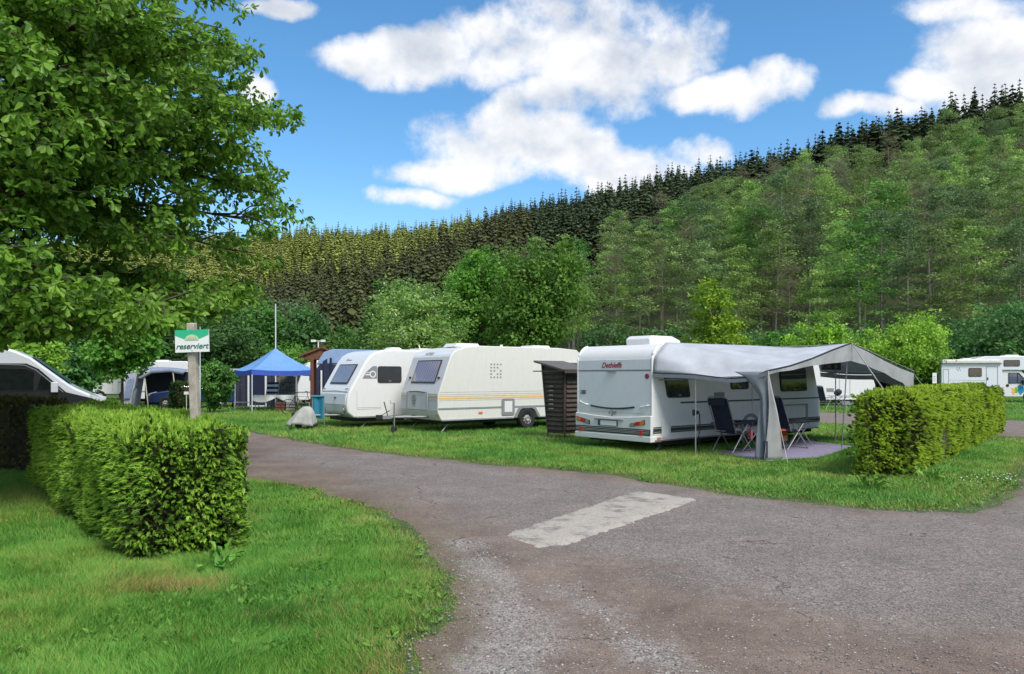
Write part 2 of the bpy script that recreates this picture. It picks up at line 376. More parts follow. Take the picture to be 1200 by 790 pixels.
# ------------------------------------------------------------------ roads
EDGE_NEAR = [G(480, 790), G(500, 742), G(528, 702), G(505, 668), G(492, 650), G(494, 632), G(466, 610), G(420, 592), G(355, 572), G(300, 562)]
EDGE_FAR = [G(292, 506), G(350, 517), G(440, 530), G(560, 543), G(680, 553), G(800, 570), G(900, 585), G(1000, 595), G(1080, 600), G(1140, 598), G(1170, 590), G(1190, 571), G(1200, 552)]
ROAD = [(-0.35, -12), (-0.5, 2.0)] + EDGE_NEAR + [(-8.6, 16.4), (-15, 19.3), (-34, 25), (-34, 33), (-16, 27.0)] + EDGE_FAR + [
    (12.3, 17.2), (13.9, 19.5), (13.6, 21.4), (11.8, 26.0), (8.8, 30.3), (2, 38), (-20, 50), (-20, 56), (4, 43.5), (11, 38), (14.6, 34.4), (19.6, 27.6), (26, 24), (45, 22), (45, -12)]
def rough_outline(poly, step=0.2, amp=0.15, seed=1, maxlen=40):
    out = []
    for i, p in enumerate(poly):
        q = poly[(i+1) % len(poly)]; L = math.hypot(q[0]-p[0], q[1]-p[1]); k = max(1, int(L/step)) if L < maxlen else 1
        for j in range(k):
            x = p[0]+(q[0]-p[0])*j/k; y = p[1]+(q[1]-p[1])*j/k
            if L < maxlen and j:
                x += (float(fb(np.array([x]), np.array([y]), 1.9, seed)[0])-0.5)*amp*3; y += (float(fb(np.array([x]), np.array([y]), 1.9, seed+50)[0])-0.5)*amp*3
            out.append((x, y))
    return out
ROADR = rough_outline(ROAD)
def sheet(poly, inner, z):
    pts = [Vector(p) for p in poly]; nb_ = len(pts)
    pts += [Vector(p) for p in inner]
    r = geometry.delaunay_2d_cdt(pts, [(i, (i+1) % nb_) for i in range(nb_)], [], 1, 1e-5)
    V = np.array([(p[0], p[1], 0.0) for p in r[0]]); V[:, 2] = z
    return V, np.array([f for f in r[2] if len(f) == 3])
gx, gy = np.meshgrid(np.arange(-9, 16, 0.11), np.arange(3.2, 21, 0.13)); gx = gx.ravel()+R.uniform(-.03, .03, gx.size); gy = gy.ravel()+R.uniform(-.03, .03, gy.size)
k = in_poly(gx, gy, ROADR) & (dist_line(gx, gy, ROADR, True) > 0.06) & (np.abs(gx/gy) < 0.8); gx, gy = gx[k], gy[k]
hx_, hy_ = np.meshgrid(np.arange(-33, 45, .7), np.arange(-11.5, 56, .7)); hx_, hy_ = hx_.ravel(), hy_.ravel(); k = in_poly(hx_, hy_, ROADR) & (dist_line(hx_, hy_, ROADR, True) > 0.15) & ~((hy_ > 3.2) & (hy_ < 21) & (hx_ > -9) & (hx_ < 16) & (np.abs(hx_/hy_) < .8)); gx, gy = np.append(gx, hx_[k]), np.append(gy, hy_[k])
V, Fa = sheet(ROADR, list(zip(gx.tolist(), gy.tolist())), 0.012)
GREY = [G(320, 521), G(560, 547), G(820, 577), G(1000, 606), G(1170, 606), (7, 10.5), (20, 12), (20, 4.2), G(1200, 738), G(1060, 752), G(930, 712), G(860, 692), G(760, 668), G(668, 648), G(590, 622), G(500, 590), G(400, 556), G(320, 536)]
TRACKS = [[G(556, 640), G(580, 690), G(600, 760), G(604, 900)], [G(660, 690), G(730, 740), G(800, 800)]]
x, y = V[:, 0], V[:, 1]
dg_ = dist_line(x, y, GREY, True); sg = np.where(in_poly(x, y, GREY), dg_, -dg_)
dirt = np.clip(0.5-(sg+(fb(x, y, 1.3, 4)-0.5)*1.3)/0.7, 0, 1); dirt = np.where(y > 21, 0.35, dirt)
dtr = np.minimum(dist_line(x, y, TRACKS[0]), dist_line(x, y, TRACKS[1])+0.08)
gravel = np.clip(0.9-dtr/0.26+(fb(x, y, 3.2, 8)-0.5)*3.0, 0, 1)*.9
edge = np.clip(1-dist_line(x, y, ROADR, True)/0.35, 0, 1)*np.clip(0.4+fb(x, y, 1.6, 12), 0, 1)
eb = dist_line(x, y, ROADR, True)
V[:, 2] += (fb(x, y, 0.9, 21)-0.5)*0.010*(y < 21) + 0.004
V[:, 2] = np.where(eb < .02, np.where((y > 3.2) & (y < 20) & (np.abs(x/y) < .76), -.012, .003), np.where(eb < .12, .006, V[:, 2]))
road_attrs = {'dirt': dirt, 'gravel': gravel, 'edge': edge}
m, n, l, b = new_mat('asphalt')
t = n.new('ShaderNodeTexCoord')
def tex(kind, scale, **kw):
    q = n.new(kind); q.inputs['Scale'].default_value = scale
    for a_, c_ in kw.items(): q.inputs[a_].default_value = c_
    l.new(t.outputs['Object'], q.inputs['Vector']); return q
def ramp(src, p0, c0, p1, c1):
    q = n.new('ShaderNodeValToRGB'); q.color_ramp.elements[0].position = p0; q.color_ramp.elements[1].position = p1
    q.color_ramp.elements[0].color = (*c0, 1); q.color_ramp.elements[1].color = (*c1, 1); l.new(src, q.inputs[0]); return q.outputs[0]
def mixc(fac, a_, c_, mode='MIX'):
    q = n.new('ShaderNodeMix'); q.data_type = 'RGBA'; q.blend_type = mode
    if isinstance(fac, float): q.inputs[0].default_value = fac
    else: l.new(fac, q.inputs[0])
    for s_, i_ in ((a_, 6), (c_, 7)):
        if isinstance(s_, tuple): q.inputs[i_].default_value = (*s_, 1)
        else: l.new(s_, q.inputs[i_])
    return q.outputs[2]
def attr(nm):
    q = n.new('ShaderNodeAttribute'); q.attribute_name = nm; return q.outputs['Fac']
def mm(op, a_, c_, clampit=True):
    q = n.new('ShaderNodeMath'); q.operation = op; q.use_clamp = clampit
    for i_, s_ in enumerate((a_, c_)):
        if isinstance(s_, (int, float)): q.inputs[i_].default_value = s_
        else: l.new(s_, q.inputs[i_])
    return q.outputs[0]
vo = tex('ShaderNodeTexVoronoi', 75, Randomness=1.0); vo2 = tex('ShaderNodeTexVoronoi', 150); nz = tex('ShaderNodeTexNoise', 1.2, Detail=9, Roughness=0.65); nf = tex('ShaderNodeTexNoise', 60, Detail=6, Roughness=0.75)
stones = ramp(vo.outputs['Color'], 0.1, (0.100, 0.088, 0.080), 0.9, (0.295, 0.262, 0.240))
asph = mixc(0.55, stones, ramp(nz.outputs[0], 0.3, (0.6, 0.6, 0.6), 0.7, (1.25, 1.22, 1.22)), 'MULTIPLY')
dcol = mixc(0.6, ramp(nz.outputs[0], 0.3, (0.125, 0.092, 0.074), 0.72, (0.24, 0.188, 0.156)), ramp(vo2.outputs['Color'], 0.1, (0.5, 0.48, 0.48), 0.9, (1.5, 1.48, 1.48)), 'MULTIPLY')
gcol = ramp(vo.outputs['Color'], 0.15, (0.13, 0.12, 0.115), 0.85, (0.46, 0.44, 0.42))
fd = mm('ADD', attr('dirt'), mm('MULTIPLY', mm('SUBTRACT', nf.outputs[0], 0.5, False), 0.9, False))
c1 = mixc(fd, asph, dcol); c2 = mixc(mm('MULTIPLY', attr('gravel'), mm('MULTIPLY', nf.outputs[0], 1.5)), c1, gcol)
nm_ = tex('ShaderNodeTexNoise', 14, Detail=8, Roughness=0.8)
c2 = mixc(0.5, c2, ramp(nm_.outputs[0], 0.34, (0.55, 0.54, 0.54), 0.66, (1.4, 1.38, 1.36)), 'MULTIPLY')
wn = tex('ShaderNodeTexNoise', 2.2, Detail=5); ad = n.new('ShaderNodeVectorMath'); ad.operation = 'MULTIPLY_ADD'; l.new(wn.outputs['Color'], ad.inputs[0]); ad.inputs[1].default_value = (.9, .9, 0); l.new(t.outputs['Object'], ad.inputs[2])
ck = n.new('ShaderNodeTexVoronoi'); ck.feature = 'DISTANCE_TO_EDGE'; ck.inputs['Scale'].default_value = 0.33; l.new(ad.outputs[0], ck.inputs['Vector'])
crk = ramp(ck.outputs['Distance'], 0.0, (1, 1, 1), 0.006, (0, 0, 0)); cmask = mm('MULTIPLY', crk, ramp(nz.outputs[0], 0.5, (0, 0, 0), 0.58, (.85, .85, .85)))
c2 = mixc(cmask, c2, (0.035, 0.03, 0.027))
c3 = mixc(mm('MULTIPLY', attr('edge'), 0.6), c2, (0.13, 0.10, 0.065))
l.new(c3, b.inputs['Base Color']); b.inputs['Roughness'].default_value = 0.88; b.inputs['Specular IOR Level'].default_value = 0.3
hh = mm('ADD', mm('MULTIPLY', vo.outputs['Distance'], 0.7, False), mm('MULTIPLY', nf.outputs[0], 0.6, False), False)
bp = n.new('ShaderNodeBump'); bp.inputs['Strength'].default_value = 0.75; bp.inputs['Distance'].default_value = 0.010; l.new(hh, bp.inputs['Height']); l.new(bp.outputs[0], b.inputs['Normal'])
np_obj('road', np_mesh('road', V, Fa, [m], attrs=road_attrs, smooth=True), kind='structure')

# pale worn concrete patch let into the road
PATCH = rough_outline([G(585, 629), G(630, 645), G(668, 641), G(745, 615), G(824, 587), G(745, 576)], 0.10, 0.032, 33)
cg = [(a_, b_) for a_ in np.arange(-0.2, 3.2, 0.12) for b_ in np.arange(7, 11.5, 0.12) if in_poly(np.array([a_]), np.array([b_]), PATCH)[0] and dist_line(np.array([a_]), np.array([b_]), PATCH, True)[0] > 0.04]
V, Fa = sheet(PATCH, cg, 0.030); V[:, 2] += 0.004*fb(V[:, 0], V[:, 1], 2, 3); V[dist_line(V[:, 0], V[:, 1], PATCH, True) < .02, 2] = .002
m, n, l, b = new_mat('worn_concrete'); t = n.new('ShaderNodeTexCoord')
nz = tex('ShaderNodeTexNoise', 2.6, Detail=10, Roughness=0.72); nf = tex('ShaderNodeTexNoise', 45, Detail=6, Roughness=0.7); vo = tex('ShaderNodeTexVoronoi', 90)
base = mixc(0.5, ramp(nf.outputs[0], 0.3, (0.27, 0.245, 0.21), 0.7, (0.46, 0.42, 0.37)), ramp(vo.outputs['Color'], 0.1, (0.65, 0.65, 0.65), 0.9, (1.2, 1.2, 1.2)), 'MULTIPLY')
col = mixc(ramp(nz.outputs[0], 0.50, (0, 0, 0), 0.62, (0.75, 0.75, 0.75)), base, (0.11, 0.10, 0.097))
l.new(col, b.inputs['Base Color']); b.inputs['Roughness'].default_value = 0.9
bp = n.new('ShaderNodeBump'); bp.inputs['Strength'].default_value = 0.5; bp.inputs['Distance'].default_value = 0.006; l.new(nf.outputs[0], bp.inputs['Height']); l.new(bp.outputs[0], b.inputs['Normal'])
np_obj('concrete_patch', np_mesh('concrete_patch', V, Fa, [m], smooth=True), kind='structure')

# loose grit
m, n, l, b = new_mat('grit_stone'); a = n.new('ShaderNodeAttribute'); a.attribute_name = 'tint'
r = n.new('ShaderNodeValToRGB'); r.color_ramp.elements[0].color = (0.06, 0.052, 0.05, 1); r.color_ramp.elements[1].color = (0.42, 0.40, 0.38, 1)
l.new(a.outputs['Fac'], r.inputs[0]); l.new(r.outputs[0], b.inputs['Base Color']); b.inputs['Roughness'].default_value = 0.85
M_GRIT = m
ng = 170000
sx = R.uniform(-1.5, 9, ng); sy = 4+R.uniform(0, 1, ng)**1.6*8
dgr = dist_line(sx, sy, GREY, True); ing = in_poly(sx, sy, GREY); dtt = np.minimum(dist_line(sx, sy, TRACKS[0]), dist_line(sx, sy, TRACKS[1])+.1)
ed = dist_line(sx, sy, ROADR, True)
prob = np.where(ing, 0.05, 0.22) + 0.75*np.exp(-(dtt/0.22)**2) + 0.10*np.exp(-(dgr/0.2)**2)
k = in_poly(sx, sy, ROADR) & (R.random(ng) < prob) & (np.abs(sx/sy) < .75) & ~in_poly(sx, sy, PATCH); sx, sy = sx[k], sy[k]; ns = len(sx)
dtt = dtt[k]; sz = (0.003+0.0085*R.random(ns)**2.5)*np.where(dtt < .3, 1.25, 1.0)
O6 = np.array([(1, 0, 0), (0, 1, 0), (-1, 0, 0), (0, -1, 0), (0, 0, .6), (0, 0, -.6)]); OF = np.array([(0, 1, 4), (1, 2, 4), (2, 3, 4), (3, 0, 4)])
VV = O6[None]*sz[:, None, None]*R.uniform(.6, 1.3, (ns, 6, 1)); th = R.uniform(0, 6.28, ns); c_, s_ = np.cos(th)[:, None], np.sin(th)[:, None]
X_ = VV[:, :, 0]*c_-VV[:, :, 1]*s_; Y_ = VV[:, :, 0]*s_+VV[:, :, 1]*c_
VV = np.stack([X_+sx[:, None], Y_+sy[:, None], VV[:, :, 2]+0.018], 2).reshape(-1, 3)
FF = (OF[None]+6*np.arange(ns)[:, None, None]).reshape(-1, 3)
np_obj('loose_gravel', np_mesh('loose_gravel', VV, FF, [M_GRIT], tint=np.repeat(np.clip(R.normal(.4, .22, ns), 0, 1), 6)), label='grey and reddish grit scattered over the worn road', cat='gravel', kind='stuff')

# ------------------------------------------------------------------ foliage cards
def unit(v): return v/np.maximum(np.linalg.norm(v, axis=-1, keepdims=True), 1e-9)
def kites(P, D, Nn, L, W, tint, mid=0.45):
    """Diamond-shaped leaf faces: base P, direction D, face normal Nn."""
    S = unit(np.cross(D, Nn)); n_ = len(P); L = np.broadcast_to(L, n_)[:, None]; W = np.broadcast_to(W, n_)[:, None]
    A = P; T = P+D*L; Mm = P+D*L*mid
    V = np.stack([A, Mm-S*W/2, T, Mm+S*W/2], 1).reshape(-1, 3)
    return V, np.arange(n_*4).reshape(-1, 4), np.repeat(tint, 4)
def leaves6(P, D, Nn, L, W, tint, fold=0.25):
    S = unit(np.cross(D, Nn)); U = unit(np.cross(S, D)); n_ = len(P); L = np.broadcast_to(L, n_)[:, None]; W = np.broadcast_to(W, n_)[:, None]
    pts = [P, P+D*L*.45-S*W*.36+U*W*fold, P+D*L*.78-S*W*.5+U*W*fold, P+D*L, P+D*L*.78+S*W*.5+U*W*fold, P+D*L*.45+S*W*.36+U*W*fold]
    V = np.stack(pts, 1).reshape(-1, 3); i = (np.arange(n_)*6)[:, None]
    Fq = np.concatenate([i+np.array([[0, 1, 2, 3]]), i+np.array([[0, 3, 4, 5]])], 1).reshape(-1, 4)
    return V, Fq, np.repeat(tint, 6)
def rdir(n_): return unit(R.normal(size=(n_, 3)))
def stack(*parts):
    Vs, Fs, Ts, Ms = [], [], [], []; k = 0
    for i, p in enumerate(parts):
        V_, F_, T_ = p[:3]; Vs.append(V_); Fs.append(F_+k); Ts.append(T_); Ms.append(np.full(len(F_), p[3] if len(p) > 3 else 0)); k += len(V_)
    return np.concatenate(Vs), np.concatenate(Fs), np.concatenate(Ts), np.concatenate(Ms)
def tube_np(pts, r0, r1, n_=5, tint=0.5):
    mb = MB(); mb.tube(pts, r0, n_, r1)
    fs = [f for f in mb.f if len(f) == 4]
    return np.array(mb.v), np.array(fs), np.full(len(mb.v), tint)

# --- grass blades
CARAV = [((3.06, 16.5), 39.4, 7.1, 2.33), ((-2.15, 22.2), 36.9, 6.0, 2.25), ((-5.2, 24.0), 36.9, 6.4, 2.2)]
HEDGES_FP = [[(-3.48, 6.85), (-2.55, 7.38), (-6.63, 12.45), (-7.56, 11.9)], [(5.70, 12.55), (6.72, 12.75), (14.45, 22.4), (13.45, 22.9)], [(-8.55, 13.2), (-8.2, 14.1), (-16, 17), (-16, 15.8)]]
MAT_FP = [G(838, 531), G(893, 541), G(962, 537), G(1001, 524), G(938, 516)]
def blades(n_, x0, x1, y0, y1, h, w, dens_pow=1.0, onroad=False):
    ROADR = globals()['ROADR'] if y1 < 20 else ROAD
    x = R.uniform(x0, x1, n_); y = y0+(y1-y0)*R.random(n_)**dens_pow
    k = (np.abs(x/y) < 0.74) & ~in_poly(x, y, MAT_FP)
    for fp in HEDGES_FP: k &= ~in_poly(x, y, fp)
    x, y = x[k], y[k]
    ir = in_poly(x, y, ROADR); de = dist_line(x, y, ROADR, True)
    no = fb(x, y, 1.5, 2)
    keep = np.where(ir, (no > 0.44) & (de < 0.06+(no-.44)*np.where(x < 0, 2.2, 1.0)) & (R.random(len(x)) < .5-de) & (y < 16), R.random(len(x)) < np.clip(0.10+(de+(no-.5)*0.5)/0.30, 0.10, 1))
    bare = fb(x, y, 0.8, 40)
    x, y, de, no, ir = x[keep], y[keep], de[keep], no[keep], ir[keep]; k = len(x)
    clump = fb(x, y, 5.0, 7); hh_ = h*(0.55+0.8*clump)*R.uniform(.6, 1.25, k)*np.clip(0.45+de/0.6, .45, 1)*np.where(ir, .5, 1)
    lean = R.normal(0, .5, (k, 2)) + np.stack([fb(x, y, 2.5, 60)-.5, fb(x, y, 2.5, 61)-.5], 1)*1.6
    P = np.stack([x, y, np.full(k, -0.002)], 1); a_ = R.uniform(0, 6.28, k); S = np.stack([np.cos(a_), np.sin(a_), np.zeros(k)], 1)
    T = P+np.stack([lean[:, 0]*hh_, lean[:, 1]*hh_, hh_], 1)
    V = np.stack([P-S*w/2, P+S*w/2, T], 1).reshape(-1, 3)
    big = fb(x, y, 0.55, 77)
    dry = np.clip(1-de/0.5, 0, 1)*0.6 + np.clip((fb(x, y, 1.6, 31)-0.62)*5, 0, 1)*0.35
    # a scorched brown spot in front of the hedge end
    sc = np.exp(-(((x+2.75)/0.42)**2+((y-6.05)/0.20)**2)); sc2 = np.exp(-(((x-4.35)/0.8)**2+((y-15.9)/0.18)**2))
    tint = np.clip(0.50-(big-.5)*0.9-(clump-.5)*.35+R.normal(0, .15, k), 0, .78)
    tint = np.where(R.random(k) < np.clip(dry*.75+sc*1.1+sc2*.9, 0, .95), R.uniform(.82, 1.0, k), tint)
    return V, np.arange(3*k).reshape(-1, 3), np.repeat(tint, 3)
gm = leaf_mat('grass_blades', [(0.040, 0.13, 0.022), (0.085, 0.235, 0.030), (0.118, 0.31, 0.042), (0.20, 0.39, 0.06), (0.31, 0.34, 0.08), (0.32, 0.22, 0.09)], trans=0.25, rough=0.6)
gp = [blades(250000, -5.2, 0.4, 3.6, 7.6, 0.068, 0.0058), blades(210000, -9.5, 0.2, 7.4, 13.5, 0.075, 0.008),
      blades(300000, -6, 16, 9.2, 19, 0.07, 0.011), blades(330000, -24, 22, 17, 34, 0.085, 0.018), blades(120000, -30, 40, 33, 60, 0.12, 0.04)]
V, Fa, T_, _ = stack(*gp)
np_obj('grass', np_mesh('grass', V, Fa, [gm], tint=T_), label='short green lawn grass growing on the pitches and verges', cat='grass', kind='stuff')
# broad-leaved weeds and clover in the lawn
nw = 14000; x = R.uniform(-6, 9, nw); y = R.uniform(4, 15, nw)
k = ~in_poly(x, y, ROADR) & (np.abs(x/y) < .74) & ((fb(x, y, 1.2, 90) > .53) | ((np.hypot(x-7.7, y-12.2) < 1.2))) & ~in_poly(x, y, MAT_FP)
for fp in HEDGES_FP: k &= ~in_poly(x, y, fp)
x, y = x[k], y[k]; rep = 5; P = np.repeat(np.stack([x, y, np.full(len(x), .02)], 1), rep, 0); k = len(P)
D = unit(np.stack([R.normal(size=k), R.normal(size=k), R.uniform(.1, .9, k)], 1)); Nn = np.stack([R.normal(0, .3, k), R.normal(0, .3, k), np.ones(k)], 1)
V, Fa, T_ = kites(P, D, Nn, R.uniform(.03, .075, k), R.uniform(.015, .03, k), R.uniform(.15, .6, k), .6)
np_obj('lawn_weeds', np_mesh('lawn_weeds', V, Fa, [gm], tint=T_), label='low broad-leaved weeds and clover between the grass', cat='weeds', kind='stuff')

# --- hedges
def hedge(name, fp, h, label, mat, dens, size, seed, parts=0, sides=(0, 1, 2, 3), core_col=(0.06, 0.055, 0.025), weeds=True):
    root = thing(name, label, 'hedge', (fp[0][0], fp[0][1], 0)); ox, oy = fp[0]
    cx = sum(p[0] for p in fp)/4; cy = sum(p[1] for p in fp)/4
    # twiggy dark core
    ins = [(cx+(p[0]-cx)*(1-0.30/max(0.4, math.hypot(p[0]-cx, p[1]-cy)))-ox, cy+(p[1]-cy)*(1-0.30/max(0.4, math.hypot(p[0]-cx, p[1]-cy)))-oy) for p in fp]
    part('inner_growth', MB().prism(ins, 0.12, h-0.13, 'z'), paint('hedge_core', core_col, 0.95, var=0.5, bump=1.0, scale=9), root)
    Ps, Ns = [], []
    for s in sides:
        p, q = np.array(fp[s]), np.array(fp[(s+1) % 4]); L = np.linalg.norm(q-p); n_ = int(L*h*dens); tt_ = R.random(n_); zz = R.random(n_)**.93*(h-.02)+.02
        e = (q-p)/L; nn = np.array([e[1], -e[0]]); bulge = (fb(tt_*L*1.0+seed, zz, 2.0, seed)-.5)*.30 - 0.10*np.clip((zz-h+.16)/.16, 0, 1)**2 - .05*np.clip((.2-zz)/.2, 0, 1)
        # rounded vertical corners
        ce = np.minimum(tt_, 1-tt_)*L; bulge = bulge-0.16*np.clip(1-ce/.25, 0, 1)**2
        depth = -R.random(n_)**2*.13
        xy = p[None]+e[None]*(tt_*L)[:, None]+nn[None]*(bulge+depth)[:, None]
        Ps.append(np.column_stack([xy, zz, depth])); Ns.append(np.column_stack([np.tile(nn, (n_, 1)), np.full(n_, .15)]))
    # top
    A, B, C, Dp = [np.array(p) for p in fp]; area = np.linalg.norm(B-A)*np.linalg.norm(Dp-A); n_ = int(area*dens*1.1); a_, b_ = R.random(n_), R.random(n_)
    xy = A+(B-A)*a_[:, None]+(Dp-A)*b_[:, None]; dep = -R.random(n_)**2*.10
    er = np.minimum(np.minimum(a_, 1-a_)*np.linalg.norm(B-A), np.minimum(b_, 1-b_)*np.linalg.norm(Dp-A))
    zz = h+dep+(fb(xy[:, 0], xy[:, 1], 2.4, seed+3)-.5)*.19-.12*np.clip(1-er/.18, 0, 1)**2
    Ps.append(np.column_stack([xy, zz, dep])); Ns.append(np.tile([0, 0, 1.0], (n_, 1)))
    P = np.concatenate(Ps); Nn = unit(np.concatenate(Ns)); dep = P[:, 3]; P = P[:, :3]-np.array([ox, oy, 0]); n_ = len(P)
    patch = fb(P[:, 0]*1.0+P[:, 1]*.6+seed, P[:, 2]*1.1+P[:, 1]*.5, 1.7, seed+8)
    top = Nn[:, 2] > .5
    keep = R.random(n_) < np.clip(1.35-np.clip((patch-.60)*6.5, 0, 1)*np.where(top, .3, .6), .3, 1)
    P, Nn, dep, patch, top = P[keep], Nn[keep], dep[keep], patch[keep], top[keep]; n_ = len(P)
    D = unit(Nn*1.0+R.normal(0, .42, (n_, 3))+np.where(top[:, None], np.array([0, 0, .35]), np.array([0, 0, -.38])))
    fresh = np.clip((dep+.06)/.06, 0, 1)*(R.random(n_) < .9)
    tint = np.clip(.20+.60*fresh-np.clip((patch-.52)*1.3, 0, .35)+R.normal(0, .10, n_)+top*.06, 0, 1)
    S = unit(np.cross(D, R.normal(size=(n_, 3)))); S2 = np.cross(D, S); Ls = size*R.uniform(.65, 1.3, n_)
    subs = []
    def tuft(idx):
        q = []
        for ang, lf, wf in ((0, 1, .30), (1.57, .95, .28)):
            q.append(kites(P[idx], D[idx], S[idx]*cos(ang)+S2[idx]*sin(ang), Ls[idx]*lf, Ls[idx]*wf, tint[idx], .42))
        for sgn in (-1, 1):                                    # side needles make the shoot feathery
            for fr in (.15, .45):
                d2 = unit(D[idx]*.75+S[idx]*sgn*.8); q.append(kites(P[idx]+D[idx]*Ls[idx][:, None]*fr, d2, S2[idx], Ls[idx]*.30, Ls[idx]*.11, tint[idx], .4))
                d3 = unit(D[idx]*.75+S2[idx]*sgn*.8); q.append(kites(P[idx]+D[idx]*Ls[idx][:, None]*fr, d3, S[idx], Ls[idx]*.30, Ls[idx]*.11, tint[idx], .4))
        return q
    order = np.arange(n_); sep_ = np.array([], int)
    if parts:
        wp = P+np.array([ox, oy, 0]); dc = np.linalg.norm(wp-np.array([0, 0, CH]), axis=1)-Ls*8
        view = (Nn*unit(np.array([0, 0, CH])-wp)).sum(1) > .2; dc = np.where(view & (fresh > .5), dc, 99); o_ = np.argsort(dc); cand = o_[:min(len(o_), parts*9)]
        sep_ = R.choice(cand, parts, replace=False); order = np.setdiff1d(order, sep_)
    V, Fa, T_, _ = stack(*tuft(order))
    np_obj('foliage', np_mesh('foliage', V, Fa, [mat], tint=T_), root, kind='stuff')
    if parts:
        q = tuft(sep_)
        for i in range(parts):
            Vp = np.concatenate([w[0][4*i:4*i+4] for w in q]); c0 = Vp[0].copy(); Vp = Vp-c0
            me = np_mesh('shoot', Vp, np.arange(len(Vp)).reshape(-1, 4), [mat], tint=np.concatenate([w[2][4*i:4*i+4] for w in q])); o = np_obj('shoot', me, root); o.location = c0
    # bare brown twigs at the surface
    idx = R.choice(n_, min(n_, int(n_*.10)), replace=False); D2 = unit(Nn[idx]*.6+R.normal(0, .8, (len(idx), 3)))
    V, Fa, T_ = kites(P[idx]-D2*.05, D2, rdir(len(idx)), size*1.6, .006, np.full(len(idx), .5))
    np_obj('twigs', np_mesh('twigs', V, Fa, [paint('twig', (.085, .055, .035), .9, var=.3)], tint=T_), root, kind='stuff')
    st = MB()
    for i in range(int(math.hypot(fp[3][0]-fp[0][0], fp[3][1]-fp[0][1])/.45)+1):
        f_ = (i+.5)/(int(math.hypot(fp[3][0]-fp[0][0], fp[3][1]-fp[0][1])/.45)+1); bx = (fp[0][0]+fp[1][0])/2+(fp[3][0]-fp[0][0])*f_-ox; by = (fp[0][1]+fp[1][1])/2+(fp[3][1]-fp[0][1])*f_-oy
        st.tube([(bx, by, 0), (bx+rnd.uniform(-.05, .05), by, .3)], .03, 5)
    part('stems', st, bark, root, kind='stuff')
    return root
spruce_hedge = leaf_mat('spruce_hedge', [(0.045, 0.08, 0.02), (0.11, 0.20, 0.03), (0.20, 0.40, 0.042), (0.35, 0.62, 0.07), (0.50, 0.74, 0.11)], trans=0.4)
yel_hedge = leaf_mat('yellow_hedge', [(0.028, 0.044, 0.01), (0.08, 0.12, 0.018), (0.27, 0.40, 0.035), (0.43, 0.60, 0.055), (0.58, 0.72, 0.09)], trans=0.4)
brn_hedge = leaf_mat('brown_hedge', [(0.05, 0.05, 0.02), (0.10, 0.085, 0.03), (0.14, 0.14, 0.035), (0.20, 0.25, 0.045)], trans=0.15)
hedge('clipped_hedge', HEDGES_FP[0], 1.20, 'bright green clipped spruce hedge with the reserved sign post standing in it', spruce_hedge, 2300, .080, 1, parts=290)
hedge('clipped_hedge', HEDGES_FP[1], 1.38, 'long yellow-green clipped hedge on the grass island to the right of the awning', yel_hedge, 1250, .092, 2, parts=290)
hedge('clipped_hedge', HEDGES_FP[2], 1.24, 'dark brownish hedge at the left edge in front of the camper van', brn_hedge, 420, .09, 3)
def small_hedge(px0, px1, Y, z1, dpt, label, mat, name='clipped_hedge'):
    x0, x1 = PX(px0, Y), PX(px1, Y); return hedge(name, [(x0, Y), (x1, Y), (x1, Y+dpt), (x0, Y+dpt)], z1, label, mat, 160, .2, int(px0))
small_hedge(198, 224, 37.5, 1.25, 1.0, 'small square dark green hedge beside the blue car', leaf_mat('dark_hedge', [(0.014, 0.035, 0.009), (0.035, 0.09, 0.016), (0.07, 0.15, 0.025)], .2))
small_hedge(1006, 1066, 52, 1.35, 1.2, 'low distant green hedge seen below the end of the awning', leaf_mat('dark_hedge', []))

# ------------------------------------------------------------------ trees
def broadleaf(n_, rx, rz, zc, size, clumps=120, seed=0, flat=.6, lobes=7, hollow=.35, droop=0.1):
    """Crown as leaf clumps through an uneven union of ellipsoids."""
    rg = np.random.default_rng(seed)
    lc = unit(rg.normal(size=(lobes, 3)))*np.array([rx*.45, rx*.45, rz*.5])*rg.uniform(.6, 1.1, (lobes, 1)); lr = rg.uniform(.42, .62, lobes)
    li = rg.integers(0, lobes, clumps); d = unit(rg.normal(size=(clumps, 3))); rad = (hollow+(1-hollow)*rg.random(clumps)**.45)
    C = lc[li]+d*rad[:, None]*lr[li][:, None]*np.array([rx, rx, rz])*1.05
    C[:, 2] = np.maximum(C[:, 2], -rz*.95)
    ci = rg.integers(0, clumps, n_); cr_ = rg.uniform(.09, .20, clumps)*rx
    off = rg.normal(size=(n_, 3))*cr_[ci][:, None]*np.array([1, 1, flat])*.62
    P = C[ci]+off; out = unit(P+np.array([0, 0, rz*.2]))
    ou = unit(off*np.array([1, 1, 1.6])); D = unit(ou*.5+rg.normal(0, .7, (n_, 3))+np.array([0, 0, -droop])); Nn = unit(np.array([0, 0, .45])+ou*1.0+out*.3+rg.normal(0, .35, (n_, 3)))
    ctint = rg.normal(.5, .16, clumps)
    tint = np.clip(ctint[ci]+rg.normal(0, .12, n_), 0, 1)
    P = P+np.array([0, 0, zc])
    s = size*rg.uniform(.6, 1.4, n_)
    return kites(P, D, Nn, s, s*.62, tint)+(C+np.array([0, 0, zc]),)
